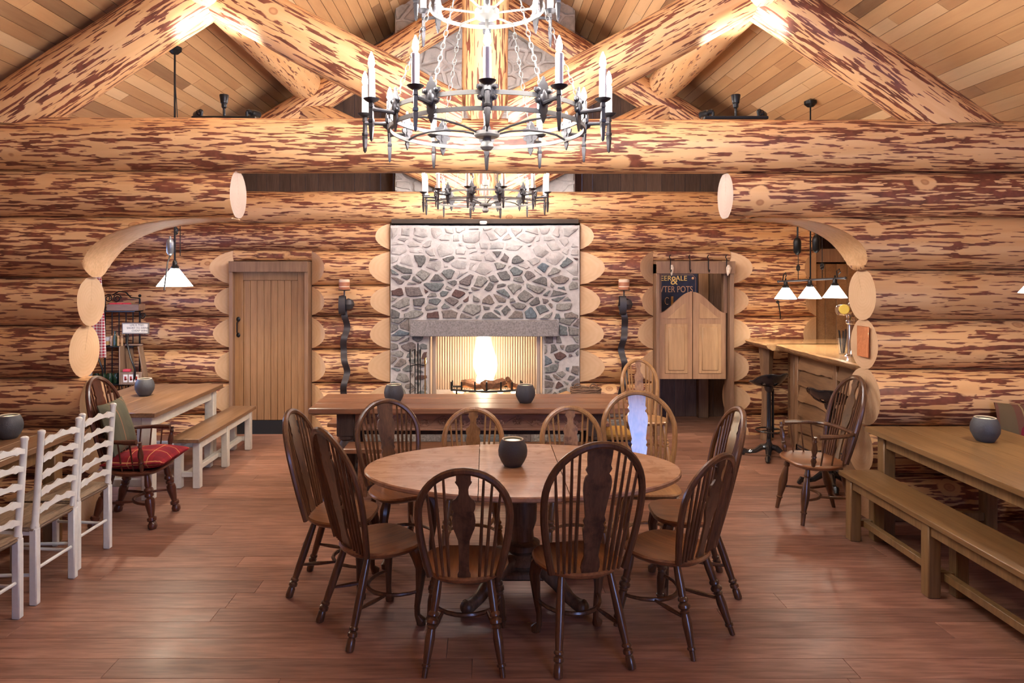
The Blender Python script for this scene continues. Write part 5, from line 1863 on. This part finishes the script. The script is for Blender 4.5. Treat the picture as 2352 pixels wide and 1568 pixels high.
MB().box((0, 0, .345), (.28, .26, .10), .04).build('mustard_blanket', M['yellow'], t)

# ================================================================== BAKER'S RACK AND WHAT IT HOLDS
t = thing('bakers_rack', 'black scrolled wrought-iron rack against the log wall beyond the arch', 'rack', (-4.12, 7.86, 0))
for x in (-.24, .16):
    for y in (-.13, .13):
        top = 1.60 if y > 0 else .68
        MB().tube([(x, y, 0), (x, y, top)], .010, 7).build('post', M['iron'], t)
for z, dpt in ((.655, .30), (1.07, .24), (1.46, .20)):
    MB().box((-.03, .14 - dpt / 2, z), (.46, dpt, .016), .004).build('shelf', M['iron'], t)
for x in (-.16, -.08, .0, .08):
    MB().tube([(x, .135, .3), (x, .135, 1.44)], .006, 6).build('back_bar', M['iron'], t)
def scroll(c, s, r=.05):
    pts = []
    for i in range(20):
        a = i / 19 * 3.4 * PI
        q = r * (1 - i / 26)
        pts.append((c[0] + s * q * math.cos(a), c[1], c[2] + q * math.sin(a)))
    return MB().tube(pts, .006, 6)
scroll((-.10, .13, 1.60), 1).build('scroll', M['iron'], t)
scroll((-.20, .13, 1.60), -1).build('scroll', M['iron'], t)
MB().tube([(-.15, .13, 1.64), (-.08, .13, 1.68), (0, .13, 1.67), (.06, .13, 1.61), (.16, .13, 1.60)], .008, 6).ball((.16, .13, 1.63), .018, 8, 6).build('crest', M['iron'], t)
scroll((.21, .10, 1.40), 1, .035).build('scroll', M['iron'], t)
for x0 in (-.20, .155):
    pts = [(x0, -.10, 1.30), (x0 + .03, -.2, 1.12), (x0 + .09, -.24, .96), (x0 + .135, -.24, .84), (x0 + .13, -.23, .76), (x0 + .08, -.17, .67)]
    MB().tube(pts, .010, 7).build('curved_arm', M['iron'], t)
for x0 in (.10, .26):
    MB().tube([(x0, -.16, .66), (x0 + .04, -.22, .62), (x0 + .07, -.26, .58)], .006, 6).build('rail_end', M['iron'], t)
rl = 'things kept on the iron rack'
tw = thing('tea_towel', 'red and white gingham tea towel hanging by the sawn log ends', 'towel', (-3.20, 5.71, 1.86))
vs_, fs_ = [], []
n = 12
for i in range(n + 1):
    for j in range(7):
        x = -.09 + .18 * j / 6
        vs_.append((x * (1 - .35 * (1 - i / n) ** 2), .016 * math.sin(j * 1.9 + i * .15) * (.4 + .6 * i / n), -.66 * i / n))
for i in range(n):
    for j in range(6):
        a = i * 7 + j
        fs_.append((a, a + 1, a + 8, a + 7))
o = MB().add(vs_, fs_).build('cloth', M['gingham'], tw, ang=80)
sm = o.modifiers.new('thick', 'SOLIDIFY'); sm.thickness = .006
MB().tube([(0, -.08, .01), (0, .01, .01), (0, .02, .03)], .006, 6).build('peg', M['iron'], tw)
o = thing('wooden_box', 'shallow wooden tray of red packets on the top rack shelf', 'tray', (-4.06, 7.88, 1.47))
MB().box((0, -.07, .035), (.36, .012, .07), .002).box((0, .07, .035), (.36, .012, .07), .002).box((-.175, 0, .035), (.012, .15, .07), .002).box((.175, 0, .035), (.012, .15, .07), .002).box((0, 0, .006), (.36, .15, .012)).build('tray', M['crate'], o)
for k in range(3):
    MB().box((-.13 + k * .075, -.02, .055), (.07, .09, .06), .012).build('packet', M['redcloth'], o)
# sign
o = thing('wall_sign', 'small cream wooden sign with hand-drawn wine slogan on the rack', 'sign', (-3.86, 7.70, 1.215))
MB().box((0, 0, .065), (.30, .018, .125), .003).build('frame', M['grey'], o)
MB().box((0, -.006, .065), (.275, .014, .10), .002).build('face', M['cream'], o)
for s_, x_, z_ in (('LIFE IS TOO', .02, .092), ('SHORT TO DRINK', .03, .060), ('CHEAP WINE', .05, .030)):
    text_mesh(s_, .030, 'ink', o, (x_, -.0135, z_), F, ext=.0006)
o2 = MB().lathe((-4.10, 7.72, 1.078), [(0, 0), (.022, 0), (.022, .10), (.009, .13), (.009, .17), (0, .171)], 12).build('bottle', M['bottle'])
tag(o2, 'small dark green bottle in front of the cream wine sign', 'bottle')
t2 = thing('bowl', 'stacked white and mustard bowl on the middle rack shelf', 'bowl', (-4.24, 7.84, 1.078))
MB().lathe((0, 0, 0), [(.03, 0), (.045, .02), (.055, .05), (.05, .05), (0, .02)], 16).build('lower_bowl', M['mustard'], t2)
MB().lathe((0, 0, .045), [(.03, 0), (.05, .02), (.062, .05), (.058, .05), (0, .012)], 16).build('upper_bowl', M['china'], t2)
o2 = MB().lathe((-4.28, 7.76, 1.078), [(.05, 0), (.09, .010), (.095, .014), (.05, .008), (0, .006)], 20).build('plate', M['china'])
tag(o2, 'white plate beside the stacked bowls on the rack', 'plate')
for k in range(4):
    o2 = MB().lathe((0, 0, 0), [(.014, 0), (.017, .01), (.012, .03), (.018, .05), (.018, .075), (.010, .085), (.016, .095), (.014, .112), (0, .118)], 12).build('pepper_mill', M['palewood'], None, (-4.17 + k * .036, 7.78 + .01 * (k % 2), 1.078))
    tag(o2, 'pale turned wooden mill on the rack, ' + ('next to the stacked bowls', 'second from the stacked bowls', 'third from the stacked bowls', 'farthest from the stacked bowls')[k], 'pepper mill', 'pale turned mills on the rack')
t2 = thing('cutlery_caddy', 'wooden carry caddy with three printed labels on the lower rack shelf', 'caddy', (-3.93, 7.76, .664))
MB().prism([(-.15, 0), (-.02, 0), (-.045, .12), (-.06, .30), (-.075, .42), (-.12, .42), (-.125, .2)], .012, Matrix(((1, 0, 0, .04), (0, 0, 1, .06), (0, 1, 0, 0), (0, 0, 0, 1)))).build('side', M['caddy'], t2)
MB().box((-.085, -.02, .21), (.014, .18, .42), .003).build('end_board', M['caddy'], t2)
MB().box((.135, -.02, .21), (.014, .10, .42), .003, M=Matrix.Rotation(R(-10), 3, 'Y')).build('end_board', M['caddy'], t2)
MB().box((.03, -.02, .43), (.20, .02, .02), .006).build('carry_bar', M['caddy'], t2)
MB().box((.04, -.10, .07), (.24, .012, .14), .003).build('front_board', M['caddy'], t2)
MB().box((.04, 0, .012), (.24, .2, .02)).build('bottom', M['caddy'], t2)
MB().box((-.01, -.09, .155), (.08, .05, .03), .006).build('napkins', M['redcloth'], t2)
for k in range(3):
    l = MB().box((-.02 + k * .06, -.1075, .07), (.048, .004, .085), .001).build('label', M['paper'], t2)
    MB().box((-.02 + k * .06, -.110, .07), (.022, .002, .045), .0005).box((-.015 + k * .06, -.110, .06), (.030, .002, .012), .0005).build('print', M['redprint'], l)
for k in range(4):
    o2 = MB().lathe((0, 0, 0), [(0, 0), (.03, 0), (.036, .02), (.036, .09), (.03, .10), (.03, .115), (0, .116)], 14).build('jar', M['bottle'], None, (-4.33 + k * .075, 7.76, .664))
    tag(o2, 'dark glass jar on the lower rack shelf, ' + ('farthest from the wooden caddy', 'third from the wooden caddy', 'second from the wooden caddy', 'next to the wooden caddy')[k], 'jar', 'dark jars on the rack')
t2 = thing('zinc_bin', 'ribbed zinc bin standing behind the sawn log ends', 'bin', (-4.36, 7.45, 0))
MB().lathe((0, 0, 0), [(.11, 0), (.115, .01), (.135, .92), (.14, .925), (.14, .95), (.13, .95), (.11, .02), (0, .02)], 24).build('body', M['steel'], t2)
for k in range(24):
    a = 2 * PI * k / 24
    MB().tube([(.115 * math.cos(a), .115 * math.sin(a), .03), (.136 * math.cos(a), .136 * math.sin(a), .91)], .006, 4).build('rib', M['steel'], t2)

# uplights in the centre spot heads (they wash the truss joints)
for x in (-2.06, 1.98):
    for s in (-1, 1):
        ld = bpy.data.lights.new('spot_bulb', 'SPOT')
        ld.energy = 42; ld.color = (1.0, .86, .70); ld.spot_size = R(84); ld.spot_blend = .8; ld.shadow_soft_size = .025
        o = bpy.data.objects.new('spot_bulb', ld); C.objects.link(o)
        d = Vector((s * .3, .55, -1)).normalized()
        o.location = Vector((x + s * .18, 5.50, 3.175)) + Vector((s * .6, .75, -.2)).normalized() * .13
        o.rotation_euler = d.to_track_quat('-Z', 'Y').to_euler()
    for dx, ry, pw in ((0, 0, 40),):
        ld = bpy.data.lights.new('spot_bulb', 'SPOT')
        ld.energy = pw; ld.color = (1.0, .92, .82); ld.spot_size = R(95); ld.spot_blend = .6; ld.shadow_soft_size = .025
        o = bpy.data.objects.new('spot_bulb', ld); C.objects.link(o)
        o.location = (x + dx, 5.50, 3.32); o.rotation_euler = (PI, 0, 0)
